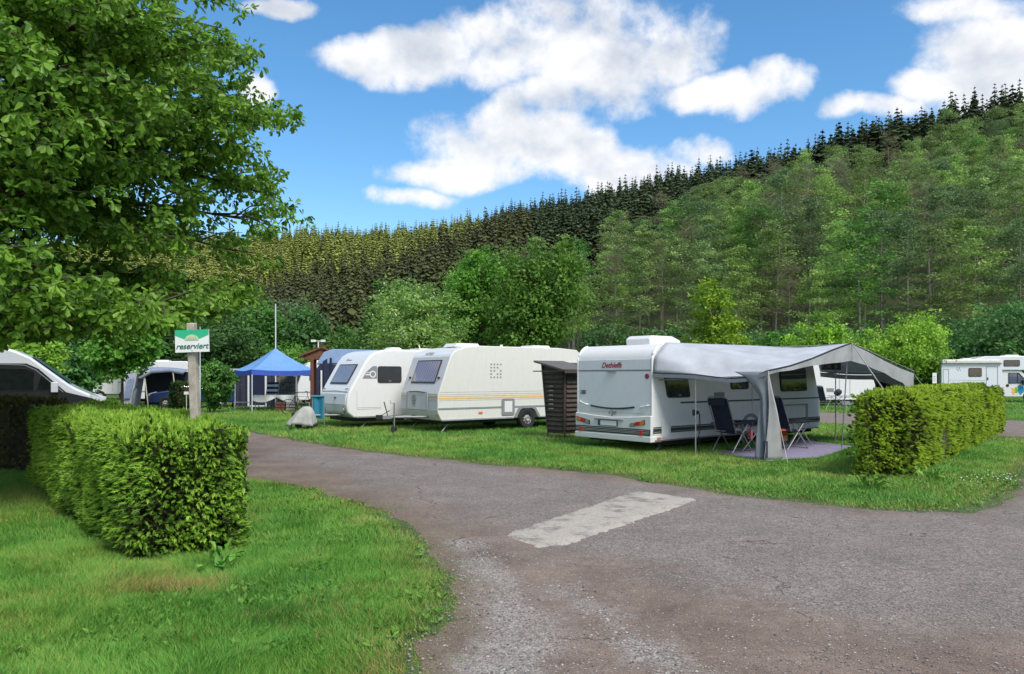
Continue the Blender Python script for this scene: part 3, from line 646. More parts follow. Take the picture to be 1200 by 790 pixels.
def limbs(h, rx, zc, C, r0, seed, nb=14, mat_t=.5):
    rg = random.Random(seed); ps = [tube_np([(0, 0, -.3), (rg.uniform(-.1, .1), rg.uniform(-.1, .1), h*.35), (rg.uniform(-.2, .2), 0, h*.8)], r0, r0*.35, 7)]
    for i in range(nb):
        c = C[rg.randrange(len(C))]; z0 = max(h*.22, min(h*.75, c[2]*.72)); mid = (c[0]*.45, c[1]*.45, (z0+c[2])/2+.1*rx)
        ps.append(tube_np([(0, 0, z0), mid, tuple(c)], r0*.4, r0*.08, 5))
    return stack(*ps)
PAL = {
 'maple': [(0.045, 0.128, 0.015), (0.090, 0.225, 0.026), (0.143, 0.330, 0.038), (0.225, 0.435, 0.064)],
 'blossom': [(0.069, 0.161, 0.034), (0.149, 0.299, 0.057), (0.265, 0.437, 0.092), (0.402, 0.552, 0.149)],
 'bright': [(0.078, 0.186, 0.023), (0.171, 0.342, 0.034), (0.310, 0.559, 0.054), (0.497, 0.776, 0.093)],
 'yellow': [(0.081, 0.161, 0.014), (0.172, 0.322, 0.023), (0.299, 0.483, 0.034), (0.437, 0.621, 0.057)],
 'mid': [(0.035, 0.096, 0.019), (0.067, 0.173, 0.031), (0.115, 0.269, 0.046), (0.192, 0.384, 0.067)],
 'dark': [(0.028, 0.084, 0.024), (0.055, 0.144, 0.038), (0.097, 0.236, 0.055), (0.167, 0.348, 0.084)],
 'greyg': [(0.057, 0.106, 0.048), (0.110, 0.183, 0.077), (0.182, 0.281, 0.117), (0.274, 0.372, 0.167)],
 'olive': [(0.071, 0.115, 0.037), (0.142, 0.220, 0.070), (0.238, 0.346, 0.109), (0.360, 0.506, 0.160)],
 'bare': [(0.101, 0.098, 0.051), (0.169, 0.160, 0.085), (0.220, 0.203, 0.119), (0.254, 0.270, 0.135)],
 'spruce': [(0.018, 0.031, 0.014), (0.036, 0.057, 0.022), (0.058, 0.086, 0.033), (0.091, 0.117, 0.043)],
 'shadespruce': [(0.037, 0.046, 0.017), (0.065, 0.078, 0.026), (0.102, 0.116, 0.039), (0.156, 0.175, 0.056)],  # cloud shadow on the lower far-left hill, put into the foliage colour
 'litspruce': [(0.100, 0.130, 0.027), (0.180, 0.222, 0.044), (0.270, 0.314, 0.068), (0.360, 0.399, 0.101)],  # sunlight on the upper far-left hill, put into the foliage colour
}
def lm(k): return leaf_mat('foliage_'+k, PAL[k], trans=.42 if 'spruce' not in k else .15)
def tree(px, ytop, Y, wpx, pal, label, n_=9000, size=.22, zlow=.12, seed=None, name='broadleaf_tree', rzf=None, lobes=7, group=None, flowers=0, zb=0.0, cat='tree', clumps=160):
    seed = int(px*7+ytop) if seed is None else seed
    X = PX(px, Y); h = CH+(HZ-ytop)/F*Y; rx = wpx/2/F*Y; z0 = h*zlow; rz = (h-z0)/2; zc = (h+z0)/2
    root = thing(name, label, cat, (X, Y, zb), 0, group)
    V, Fa, T_, C = broadleaf(n_, rx, rz, zc, size, clumps, seed, lobes=lobes)
    sel = V[:, 2].max(); V[:, 2] = z0+(V[:, 2]-V[:, 2].min())*(h-z0)/(sel-V[:, 2].min()); fx_ = rx/np.percentile(np.abs(V[:, 0]), 99.3); V[:, :2] *= fx_; C[:, :2] *= fx_
    np_obj('crown', np_mesh('crown', V, Fa, [lm(pal)], tint=T_), root)
    if flowers:
        idx = R.choice(len(Fa), flowers); Pf = V[Fa[idx, 2]]+R.normal(0, .03, (flowers, 3)); out = unit(Pf-np.array([0, 0, zc])); s_ = R.uniform(.5, 1.1, flowers)*size*.75
        Pf = Pf+out*.05; k = (out[:, 1] < .4) | True
        Vf, Ff, Tf = kites(Pf, rdir(flowers), out, s_, s_, np.full(flowers, .5), .5)
        np_obj('blossom', np_mesh('blossom', Vf, Ff, [paint('cream_blossom', (.55, .56, .38), .7, var=.1, trans=.2)], tint=Tf), root, kind='stuff')
    Vt, Ft, Tt, _ = limbs(h, rx, zc, C, max(.05, h*.02), seed)
    np_obj('trunk', np_mesh('trunk', Vt, Ft, [bark], tint=Tt, smooth=True), root)
    return root
tree(564, 276, 60, 100, 'maple', 'tall rich green maple left of its neighbour behind the cream striped caravan', 17000, .24, clumps=260)
tree(636, 279, 57, 122, 'maple', 'broad rich green maple standing behind the bin hut and white caravan', 20000, .24, clumps=320)
tree(494, 326, 50, 120, 'blossom', 'rounded tree with cream blossom behind the left white caravan', 15000, .17, clumps=240, flowers=1600)
tree(462, 322, 63, 90, 'mid', 'plain green tree rising behind the left of the blossoming tree', 9000, .25)
tree(366, 355, 66, 62, 'dark', 'dark olive conical tree above the blue awning roof', 6000, .25, lobes=4)
tree(338, 340, 84, 90, 'greyg', 'grey-green round tree under the far spruce slope, right of the flag mast', 8000, .3)
tree(300, 345, 78, 80, 'mid', 'green rounded tree directly behind the flag mast', 8000, .3)
tree(412, 378, 68, 80, 'mid', 'low green tree between the olive tree and the blossoming tree', 7000, .25)
tree(345, 398, 55, 100, 'maple', 'low bushy green tree behind the blue pavilion', 7000, .22, zlow=.03)
tree(262, 352, 64, 90, 'dark', 'dark green tree to the right of the reserved sign', 9000, .27)
tree(205, 362, 52, 110, 'dark', 'dark dense tree behind the reserved sign', 10000, .24, zlow=.05)
tree(246, 418, 34, 56, 'mid', 'leafy green bush between the sign post and the blue pavilion', 9000, .13, zlow=.02, name='shrub', cat='shrub')
tree(143, 378, 36, 92, 'maple', 'bushy green tree above the camping vehicles on the left', 11000, .20, zlow=.30)
tree(70, 384, 40, 90, 'dark', 'dark green tree behind the windscreen of the camper van', 9000, .2, zlow=.05)
tree(26, 380, 33, 80, 'bright', 'light green tree just above the roof of the camper van', 8000, .15, zlow=.1)
tree(-40, 300, 44, 160, 'dark', 'large dark tree at the far left edge behind the camper van', 12000, .28, zlow=.05)
tree(120, 330, 66, 120, 'mid', 'mid green tree far behind the van and bushy tree', 9000, .3)
tree(30, 330, 70, 130, 'dark', 'dark tree far behind the camper van roof', 9000, .3)
tree(838, 322, 62, 66, 'yellow', 'yellow-green narrow tree above the roof of the canopy caravan', 10000, .22, zlow=.06, lobes=5)
tree(955, 362, 58, 76, 'bright', 'bright green bush above the middle of the grey canopy', 8000, .22, zlow=.04, lobes=6)
tree(1052, 357, 50, 118, 'bright', 'large bright green rounded bush behind the right end of the canopy', 15000, .19, zlow=.05, clumps=220)
tree(905, 385, 66, 60, 'mid', 'low mid green bush right of the yellow-green tree', 6000, .22, zlow=.04)
tree(1085, 425, 50, 60, 'mid', 'low shrub beside the white notice board', 4000, .17, zlow=.02, name='shrub', cat='shrub')
for i, (px, yt, Yt, w) in enumerate(((715, 372, 74, 80), (770, 380, 76, 90), (890, 390, 78, 90), (990, 380, 74, 80), (1120, 375, 70, 100), (1175, 362, 66, 100), (1230, 355, 64, 100), (1150, 352, 76, 100), (1205, 345, 74, 110), (1080, 362, 76, 100), (1030, 372, 80, 90), (940, 372, 84, 90), (850, 376, 84, 90))):
    tree(px, yt, Yt, w, 'dark', 'dark undergrowth tree at the foot of the wooded slope', 5000, .28, zlow=.02, group='undergrowth trees at the foot of the slope')

# --- slope trees: tall thin trees with layered see-through crowns
def slope_variant(i, n_=1500, size=.42, bare=False):
    rg = np.random.default_rng(100+i); h = 1.0*rg.uniform(17, 21); nb = 46
    zb_ = h*(.30+.70*rg.random(nb)**.9); prof = np.sin(np.clip((zb_/h-.12)/.9, 0, 1)**.75*pi)**.7
    Lb = (.8+3.3*prof)*rg.uniform(.6, 1.15, nb); az = rg.uniform(0, 6.28, nb)
    ci = rg.integers(0, nb, n_); tt_ = rg.random(n_)**.6
    px_ = np.cos(az[ci])*Lb[ci]*tt_; py_ = np.sin(az[ci])*Lb[ci]*tt_; pz_ = zb_[ci]+Lb[ci]*tt_*.22-(tt_**2)*Lb[ci]*.18
    P = np.column_stack([px_, py_, pz_])+rg.normal(0, 1, (n_, 3))*np.array([.42, .42, .22])
    P[:, 2] = np.minimum(P[:, 2], h+rg.normal(0, .5, n_))
    D = unit(rg.normal(size=(n_, 3))*np.array([1, 1, .5])); Nn = unit(np.array([0, 0, .8])+rg.normal(0, .8, (n_, 3)))
    t_ = np.clip(rg.normal(.5, .16, nb)[ci]+rg.normal(0, .12, n_), 0, 1); s_ = size*rg.uniform(.5, 1.4, n_)
    if bare: cr_ = kites(P, unit(D+np.array([0, 0, .5])), rdir(n_), s_*2.4, s_*.14, t_)
    else: cr_ = kites(P, D, Nn, s_, s_*.6, t_)
    lean = rg.normal(0, .35, 2); ps = [tube_np([(0, 0, -1.5), (lean[0]*.4, lean[1]*.4, h*.4), (lean[0], lean[1], h*.86)], .21, .05, 5)]
    for b_ in range(0, nb, 2):
        ps.append(tube_np([(lean[0]*zb_[b_]/h, lean[1]*zb_[b_]/h, zb_[b_]-.3), (np.cos(az[b_])*Lb[b_]*.8, np.sin(az[b_])*Lb[b_]*.8, zb_[b_]+.15*Lb[b_])], .05, .015, 3))
    tr_ = stack(*ps)
    return cr_, tr_
mid_v = [slope_variant(i, 4200, .31) for i in range(7)]; bare_v = [slope_variant(20+i, 1300, .5, True) for i in range(2)]; lo_v = [slope_variant(40+i, 900, .62) for i in range(5)]
vm = {}
for pal in ():
    pass
PAL['lime'] = [(0.091, 0.170, 0.042), (0.190, 0.311, 0.076), (0.295, 0.454, 0.113), (0.414, 0.608, 0.157)]
SL = []
for i, (c_, t_) in enumerate(mid_v):
    pal = ('olive', 'greyg', 'lime', 'olive', 'mid', 'lime', 'olive')[i]
    SL.append((np_mesh('crown', c_[0], c_[1], [lm(pal)], tint=c_[2]), np_mesh('trunk', t_[0], t_[1], [bark_l], tint=t_[2], smooth=True), pal))
for i, (c_, t_) in enumerate(bare_v):
    SL.append((np_mesh('crown', c_[0], c_[1], [lm('bare')], tint=c_[2]), np_mesh('trunk', t_[0], t_[1], [bark_l], tint=t_[2], smooth=True), 'bare'))
def jitter_grid(x0, x1, y0, y1, st, jit=.42):
    gx, gy = np.meshgrid(np.arange(x0, x1, st), np.arange(y0, y1, st)); gx = gx.ravel(); gy = gy.ravel()
    return gx+R.uniform(-jit, jit, gx.size)*st, gy+R.uniform(-jit, jit, gx.size)*st
x, y = jitter_grid(-120, 330, 60, 480, 6.6)
z, tv = terrain(x, y); fxx, fyy = zip(*FOOT)
conif_line = np.interp(x/np.maximum(y, 1), [-.2, -.05, .05, .12, .28, .45, .6, .8], [0, .02, .07, .15, .34, .46, .52, .56])+(fb(x, y, .03, 5)-.5)*.16
k = (tv > .002) & (tv < conif_line) & (x/y < .82) & (x/y > -.12); x, y, z, tv = x[k], y[k], z[k], tv[k]
# only what can be seen from near the camera: drop trees well below the sight line of nearer rows is left out for simplicity
o_ = np.argsort(np.hypot(x, y)); x, y, z, tv = x[o_], y[o_], z[o_], tv[o_]
KIND = {'olive': 'thin olive green slope tree with see-through layered crown', 'greyg': 'thin grey-green slope tree with see-through crown', 'lime': 'thin fresh green slope tree with loose crown', 'mid': 'thin deeper green slope tree with loose crown', 'bare': 'nearly leafless grey-brown slope tree'}
for i in range(min(300, len(x))):
    nzv = float(fb(np.array([x[i]]), np.array([y[i]]), .02, 15)[0])
    vi = rnd.randrange(7) if rnd.random() > .10 else 7+rnd.randrange(2)
    cm, tm, pal = SL[vi]; s = rnd.uniform(.82, 1.12)*(1.0 if y[i] > 110 else .95)
    root = thing('slope_tree', KIND[pal]+' on the wooded hillside', 'tree', (x[i], y[i], z[i]-.2), rnd.uniform(0, 6.28), 'thin trees on the wooded hillside'); root.scale = (s*1.1, s*1.1, s)
    np_obj('crown', cm, root); np_obj('trunk', tm, root)
def forest(name, xs, ys, zs, variants, mats, scale, label, cat, sxy=1.35):
    Vs, Fs, Ts, Ms = [], [], [], []; k = 0
    for i in range(len(xs)):
        V, Fa, T_, M_ = variants[rnd.randrange(len(variants))]; s = scale*rnd.uniform(.68, 1.2); a = rnd.uniform(0, 6.28); c, q = cos(a), sin(a)
        W = np.column_stack([(V[:, 0]*c-V[:, 1]*q)*s*sxy+xs[i], (V[:, 0]*q+V[:, 1]*c)*s*sxy+ys[i], V[:, 2]*s+zs[i]])
        Vs.append(W); Fs.append(Fa+k); Ts.append(np.clip(T_+rnd.gauss(0, .12), 0, 1)); Ms.append(M_); k += len(V)
    return np_obj(name, np_mesh(name, np.concatenate(Vs), np.concatenate(Fs), mats, tint=np.concatenate(Ts), matidx=np.concatenate(Ms)), label=label, cat=cat, kind='stuff')
lov = []
for c_, t_ in lo_v:
    keep = t_[1][:5*2]; lov.append(stack(c_+(0,), (t_[0], keep, t_[2], 1)))
if len(x) > 300: forest('hillside_wood', x[300:], y[300:], z[300:], lov, [lm('olive'), bark_l], 1.0, 'thin green deciduous trees merging into a wood higher up the slope', 'wood', 1.15)

# --- spruces
def spruce(levels, per, h, rb, seed, double=True):
    rg = np.random.default_rng(seed); Ps, Ds, Ls, Ws = [], [], [], []
    for i in range(levels):
        f = (i+.5)/levels; zz = h*(.10+.88*f); r = rb*(1-f)**.85*rg.uniform(.85, 1.15)+.15; n_ = max(4, int(per*(1-f*.55)))
        a = rg.uniform(0, 6.28)+np.arange(n_)*6.283/n_+rg.normal(0, .2, n_); rr = r*rg.uniform(.7, 1.2, n_)
        Ps.append(np.column_stack([np.zeros(n_), np.zeros(n_), np.full(n_, zz)+rg.normal(0, .15, n_)])); Ds.append(np.column_stack([np.cos(a), np.sin(a), np.full(n_, -1.2+.35*f)+rg.normal(0, .12, n_)])); Ls.append(rr*1.55); Ws.append(rr*(.95 if double else .62)+.3)
    P, D, L, W = np.concatenate(Ps), unit(np.concatenate(Ds)), np.concatenate(Ls), np.concatenate(Ws); k = len(P)
    t_ = np.clip(rg.normal(.5, .22, k), 0, 1); parts_ = [kites(P, D, D*np.array([1, 1, 0])+np.array([0, 0, .6])+rg.normal(0, .25, (k, 3)), L, W, t_, .62)]
    if double:
        S = unit(np.cross(D, [0, 0, 1.0])); parts_.append(kites(P+D*L[:, None]*.35, unit(D+np.array([0, 0, -.75])), S*0+D*.3+np.array([0, 0, 1.0])+rg.normal(0, .3, (k, 3)), L*.5, W*.8, np.clip(t_-.15, 0, 1), .5))
    parts_.append(kites(np.array([[0, 0, h*.93]]), np.array([[0, 0, 1.0]]), np.array([[1.0, 0, 0]]), np.array([h*.06]), np.array([.3]), np.array([.5]), .3))
    tr = tube_np([(0, 0, -1), (0, 0, h*.5), (0, 0, h*.96)], .22, .03, 4)
    return stack(*[p+(0,) for p in parts_], tr+(1,))
hi_s = [spruce(20, 13, 1.0*q, 3.2, 500+i) for i, q in enumerate((18, 20, 17, 22, 19))]; lo_s = [spruce(17, 10, 18*(.8+.08*i), 2.9, 600+i, False) for i in range(6)]
def spruce_pts(st, cond):
    x, y = jitter_grid(-520, 330, 180, 640, st); z, tv = terrain(x, y)
    line = np.interp(x/np.maximum(y, 1), [-.2, -.05, .05, .12, .28, .45, .6, .8], [0, .02, .07, .15, .34, .46, .52, .56])+(fb(x, y, .03, 5)-.5)*.16
    dR = dist_line(x, y, RIDGE); bey = in_poly(x, y, RIDGE+[(1200, 3000), (-1200, 3000)])
    k = (tv > .02) & (tv >= line) & (np.abs(x/y) < .8) & (~bey | (dR < 12)); return x[k], y[k], z[k], tv[k]
x, y, z, tv = spruce_pts(5.4, None)
elev = HZ-(z+16-CH)/y*F; pxx = 600+x/y*F
# sunlit band painted into the conifer colour: upper part of the far left hill
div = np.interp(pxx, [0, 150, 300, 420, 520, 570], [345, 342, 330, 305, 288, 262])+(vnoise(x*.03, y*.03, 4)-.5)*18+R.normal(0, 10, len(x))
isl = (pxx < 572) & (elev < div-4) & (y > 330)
rightside = (x/y > .03)
o_ = np.argsort(np.where(rightside, np.hypot(x, y)-(z-60)*1.5, 9e9)); near = o_[:300]; rest = np.setdiff1d(np.arange(len(x)), near)
SM = [np_mesh('spruce_tree', v_[0], v_[1], [lm('spruce'), bark], tint=v_[2], matidx=v_[3]) for v_ in hi_s]
for i in near:
    o = np_obj('spruce_tree', SM[rnd.randrange(5)], label='dark pointed spruce among its like along the crest of the hill', cat='tree', group='spruces along the hill crest'); s = rnd.uniform(.66, 1.18)
    o.location = (x[i], y[i], z[i]-.3); o.rotation_euler = (0, 0, rnd.uniform(0, 6.28)); o.scale = (s*1.45, s*1.45, s)
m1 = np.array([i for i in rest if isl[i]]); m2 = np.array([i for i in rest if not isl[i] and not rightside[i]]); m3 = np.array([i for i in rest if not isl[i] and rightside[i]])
forest('sunlit_tint_forest', x[m1], y[m1], z[m1], lo_s, [lm('litspruce'), bark], 1.0, 'conifer plantation coloured yellow-green as if sunlit on the upper part of the far left hill', 'forest')
forest('cloud_shade_tint_forest', x[m2], y[m2], z[m2], lo_s, [lm('shadespruce'), bark], 1.0, 'conifer forest coloured brown-green as if in cloud shadow on the lower part of the far left hill', 'forest')
if len(m3): forest('dark_crest_forest', x[m3], y[m3], z[m3], lo_s, [lm('spruce'), bark], 1.0, 'dark conifer forest behind the hill crest', 'forest')

# ------------------------------------------------------------------ the big near tree
def big_tree():
    X0, Y0 = -9.5, 12.0; root = thing('chestnut_tree', 'large leafy green tree overhanging the upper left with long hanging sprays of leaves', 'tree', (X0, Y0, 0))
    rg = random.Random(5); ps = []; CL = []; CD = []
    trunk = [(0, 0, -.3), (.05, 0, 2), (-.05, .1, 5), (.05, 0, 8), (0, 0, 11.2)]; ps.append(tube_np(trunk, .26, .05, 10))
    R_at = lambda z: np.interp(z, [1.5, 2.4, 3.5, 5, 6.5, 8, 9.5, 11, 12.2], [4.4, 5.0, 5.7, 5.3, 5.5, 5.0, 4.2, 2.6, .8])
    np_ = 96
    for i in range(np_):
        z0 = 1.9+9.0*((i % 62)+.5)/62; az = i*2.399+rg.uniform(-.25, .25) if i < 62 else rg.uniform(-1.25, .35); zt = z0+rg.uniform(.2, 1.2)
        L = float(R_at(zt))*rg.uniform(.82, 1.07); ca, sa = cos(az), sin(az)
        pts = [np.array((ca*L*f, sa*L*f, z0+(zt-z0)*1.5*f-(1.0 if z0 < 5 else .7)*(f**2)*(zt-z0+.35)+rg.uniform(-.08, .08))) for f in (0, .25, .5, .75, 1)]
        ps.append(tube_np([tuple(p) for p in pts], .085, .012, 6))
        for j in range(15):
            f = .22+.78*(j+rg.random())/15; a_ = int(f*4); a_ = min(a_, 3); p0 = pts[a_]+(pts[a_+1]-pts[a_])*(f*4-a_)
            side = 1 if j % 2 else -1; ang = az+side*rg.uniform(.5, 1.15); l2 = (.45+1.15*(1-abs(f-.55)))*rg.uniform(.6, 1.1)*(L/5.2)
            p1 = p0+np.array((cos(ang)*l2, sin(ang)*l2, rg.uniform(-.28, .30)*l2)); ps.append(tube_np([tuple(p0), tuple((p0+p1)/2+np.array((0, 0, .08))), tuple(p1)], .02, .005, 4))
            nc = int(9+15*l2)
            for q in range(nc):
                g = rg.random()**.7; c = p0+(p1-p0)*g+np.array((rg.gauss(0, .17), rg.gauss(0, .17), rg.gauss(0, .09)-.05)); CL.append(c); d_ = (p1-p0)/np.linalg.norm(p1-p0)*.8+np.array((rg.gauss(0, .5), rg.gauss(0, .5), rg.gauss(-.15, .3))); CD.append(d_)
    CL = np.array(CL); CD = unit(np.array(CD)); ncl = len(CL)
    # keep what lies in or near the view
    wx = CL[:, 0]+X0; wy = CL[:, 1]+Y0; pxq = 600+wx/np.maximum(wy, .5)*F; pyq = HZ-(CL[:, 2]-CH)/np.maximum(wy, .5)*F
    lim = np.interp(pyq, [-400, 0, 40, 100, 125, 150, 200, 245, 262, 300, 345, 390, 410], [230, 285, 296, 292, 352, 335, 318, 350, 362, 322, 300, 235, 200])
    keep = (pxq < lim+R.normal(0, 9, ncl)) & (pyq < np.interp(pxq, [0, 110, 240, 300, 360], [396, 386, 384, 350, 280])+R.normal(0, 7, ncl))
    # thin: spray gaps
    gap = fb(pxq*.012, pyq*.018, 1.0, 91); keep &= ~((gap > .60) & (R.random(ncl) < np.where(pxq > 130, .8, .45)))
    # the far side of the crown away from the camera can be thinner
    CL, CD = CL[keep], CD[keep]; ncl = len(CL)
    per = 7; P = np.repeat(CL, per, 0); Dm = np.repeat(CD, per, 0); n_ = len(P)
    D = unit(Dm*.55+rdir(n_)*.8+np.array([0, 0, -.30])); Nn = unit(np.array([0, 0, .7])+unit(P*np.array([1, 1, 0]))*.5+rdir(n_)*.7)
    P = P+D*R.uniform(.0, .06, (n_, 1)); Lf = R.uniform(.08, .145, n_); tc_ = np.repeat(R.normal(.5, .13, ncl), per); tint = np.clip(tc_+R.normal(0, .12, n_), 0, 1)
    dist = np.linalg.norm(P+np.array([X0, Y0, -CH]), axis=1); pxl = 600+(P[:, 0]+X0)/(P[:, 1]+Y0)*F; pyl = HZ-(P[:, 2]-CH)/(P[:, 1]+Y0)*F
    vis = (pxl > 5) & (pyl > 5) & (pxl < 380)
    app = np.where(vis, Lf/dist, 0); cand = np.argsort(-app)[:3000]; sep_ = R.choice(cand, 280, replace=False); rest = np.setdiff1d(np.arange(n_), sep_)
    mat = leaf_mat('chestnut_leaf', [(0.06, 0.145, 0.02), (0.125, 0.27, 0.03), (0.22, 0.42, 0.05), (0.35, 0.58, 0.09)], trans=.45, rough=.4)
    V, Fa, T_ = leaves6(P[rest], D[rest], Nn[rest], Lf[rest], Lf[rest]*.52, tint[rest])
    np_obj('crown', np_mesh('crown', V, Fa, [mat], tint=T_), root, kind='stuff')
    V, Fa, T_ = leaves6(P[sep_], D[sep_], Nn[sep_], Lf[sep_], Lf[sep_]*.52, tint[sep_])
    for i in range(len(sep_)):
        v_ = V[6*i:6*i+6]; o = np_obj('leaf', np_mesh('leaf', v_-v_[0], [(0, 1, 2, 3), (0, 3, 4, 5)], [mat], tint=T_[6*i:6*i+6]), root); o.location = v_[0]
    V, Fa, T_, _ = stack(*ps)
    wx = V[:, 0]+X0; wy = np.maximum(V[:, 1]+Y0, .5); pv_ = 600+wx/wy*F; qv_ = HZ-(V[:, 2]-CH)/wy*F
    bad = (V[:, 0]**2+V[:, 1]**2 > .5) & ((pv_ > np.interp(qv_, [-400, 0, 40, 100, 125, 150, 200, 245, 262, 300, 345, 390, 410], [230, 285, 296, 292, 352, 335, 318, 350, 362, 322, 300, 235, 200])-14) | (qv_ > np.interp(pv_, [0, 110, 240, 300, 360], [408, 396, 392, 352, 280])-8))
    Fa = Fa[~bad[Fa].any(1)]
    np_obj('trunk', np_mesh('trunk', V, Fa, [bark], tint=T_, smooth=True), root)
    print('big tree leaves', n_)
big_tree()

# ------------------------------------------------------------------ caravans and vehicles
def wheel(parent, x, y, r=.33, w=.19, z=None, out=-1):
    z = r if z is None else z
    wh = part('wheel', MB().ring((x, y, z), [(r*.5, 0), (r*.62, out*-.0-.02), (r*.9, -.02), (r, .03), (r, w-.03), (r*.9, w+.0), (r*.3, w)], 'y', 22), rubber, parent, smooth=True)
    rm = part('rim', MB().ring((x, y-.012, z), [(0.0, 0), (r*.2, -.02), (r*.26, .02), (r*.5, .035), (r*.58, 0), (r*.64, .0)], 'y', 22), rimm, wh, smooth=True)
    hb = MB()
    for k in range(8):
        a = 2*pi*k/8; hb.ring((x+cos(a)*r*.4, y+.012, z+sin(a)*r*.4), [(0, -.01), (.022, -.01), (.022, .012)], 'y', 6)
    part('rim_hole', hb, darkplastic, wh)
    return wh
def rrect(x0, x1, z0, z1, r=.06, slant=0.0):
    """Rounded rectangle outline; slant shifts the top edge."""
    pts = []
    for cx, cz, a0 in ((x1-r, z1-r, 0), (x0+r, z1-r, 90), (x0+r, z0+r, 180), (x1-r, z0+r, 270)):
        for k in range(4):
            a = radians(a0+30*k); px_, pz_ = cx+r*cos(a), cz+r*sin(a); pts.append((px_+slant*(pz_-z0)/(z1-z0), pz_))
    return pts
def side_window(parent, x0, x1, z0, z1, mat=None, slant=0.0, y=0.0, fm=None, s=-1, curtain=False):
    f = part('window', MB().prism(rrect(x0, x1, z0, z1, .07, slant), y, y+s*.022, 'y'), fm or darkplastic, parent, bevel=.006)
    part('pane', MB().prism(rrect(x0+.035, x1-.035, z0+.035, z1-.035, .05, slant*(1-.07/(z1-z0))), y+s*.0225, y+s*.03, 'y'), mat or pane, f)
    part('latch', MB().box((x0+x1)/2-.05, (x0+x1)/2+.05, y+s*.036 if s < 0 else y+.0305, y+s*.0305 if s < 0 else y+.036, z0+.045, z0+.07), greyplastic, f)
    return f
def slanted(mb, xa, za, xb, zb, y0, y1, off0, off1):
    """Plate lying on a sloping end wall from (xa,za) up to (xb,zb), outward = away from the body (towards -x)."""
    d = math.hypot(xb-xa, zb-za); nx, nz = -(zb-za)/d, (xb-xa)/d
    a = [(xa+nx*off0, za+nz*off0), (xb+nx*off0, zb+nz*off0), (xb+nx*off1, zb+nz*off1), (xa+nx*off1, za+nz*off1)]
    return mb.prism(a, y0, y1, 'y')
def steady(parent, x, y, z, dxx):
    part('corner_steady', MB().tube([(x, y, z), (x+dxx, y, .02)], .018, 6).box(x+dxx-.06, x+dxx+.06, y-.05, y+.05, .0, .02), silver, parent)
def frame_outline(mb, x0, x1, z0, z1, w, y0, y1):
    mb.box(x0, x1, y0, y1, z0, z0+w); mb.box(x0, x1, y0, y1, z1-w, z1); mb.box(x0, x0+w, y0, y1, z0+w, z1-w); mb.box(x1-w, x1, y0, y1, z0+w, z1-w); return mb
def drawbar(parent, xe, yc, z=.42, ln=1.15, cover=False):
    part('drawbar', MB().tube([(0.3, yc-.55, z), (xe-ln+.25, yc, z)], .035, 6).tube([(0.3, yc+.55, z), (xe-ln+.25, yc, z)], .035, 6).box(xe-ln, xe-ln+.32, yc-.04, yc+.04, z-.05, z+.05), greyplastic, parent)
    part('coupling', MB().box(xe-ln-.18, xe-ln, yc-.05, yc+.05, z-.05, z+.08).tube([(xe-ln-.02, yc, z+.06), (xe-ln+.25, yc, z+.2)], .015), darkplastic, parent)
    j = part('jockey_wheel', MB().ring((xe-ln+.35, yc-.12, .11), [(0, 0), (.1, 0), (.11, .02), (.1, .05), (0, .05)], 'y', 14), rubber, parent, smooth=True)
    part('jockey_post', MB().tube([(xe-ln+.35, yc-.10, .14), (xe-ln+.35, yc-.10, z+.42)], .022).tube([(xe-ln+.35, yc-.10, z+.42), (xe-ln+.22, yc-.10, z+.42), (xe-ln+.22, yc-.10, z+.5)], .01), silver, parent)
    part('hand_brake', MB().tube([(xe-ln+.2, yc+.03, z+.05), (xe-ln+.08, yc+.03, z+.46)], .016), darkplastic, parent)

# --- caravan with the canopy (nearest)
A3 = radians(39.4); c3 = thing('caravan', 'white caravan with red lettering and orange-red rear lights beside the grey canopy', 'caravan', (3.06, 16.5, 0), A3)
W3 = 2.33
def arc(cx, cz, r, a0, a1, n_=6): return [(cx+r*cos(radians(a0+(a1-a0)*k/n_)), cz+r*sin(radians(a0+(a1-a0)*k/n_))) for k in range(n_+1)]
prof3 = [(0.06, .25), (0.0, .55), (0.0, 2.0)] + arc(.40, 2.0, .40, 180, 90, 7)[1:] + [(6.3, 2.41)] + arc(6.3, 2.05, .36, 90, 20, 5)[1:] + [(7.05, 1.0), (7.08, .45), (6.95, .25)]
part('body', MB().prism(prof3, 0, W3), white, c3, bevel=.035, seg=3)
part('underside', MB().box(.3, 6.8, .12, W3-.12, .16, .25), shade_in, c3)
# rear wall, seen from x = 0 outwards (-x); y = W3 is the left edge
def uy(u): return W3*(1-u)
part('rear_panel', MB().box(-.012, .0, .03, W3-.03, .86, 1.80), bluewhite, c3, bevel=.006)
part('rear_panel_upper', MB().box(-.012, .0, .05, W3-.05, 1.825, 2.06), bluewhite, c3, bevel=.006)
part('panel_seam', MB().box(-.016, 0, .04, W3-.04, 1.80, 1.825), greyplastic, c3)
part('corner_trim', MB().tube([(-.005, .02, .3), (-.005, .02, 2.0)] + [(p[0]-.003, .02, p[1]) for p in arc(.40, 2.0, .405, 180, 100, 6)[1:]], .022, 6), white, c3)
part('corner_trim', MB().tube([(-.005, W3-.02, .3), (-.005, W3-.02, 2.0)] + [(p[0]-.003, W3-.02, p[1]) for p in arc(.40, 2.0, .405, 180, 100, 6)[1:]], .022, 6), white, c3)
part('centre_handle', MB().box(-.05, -.012, uy(.55), uy(.43), 1.785, 1.80), greyplastic, c3)
bump = [(uy(u_), z_) for u_, z_ in ((0.01, .80), (.25, .76), (.5, .735), (.75, .76), (.99, .80))]
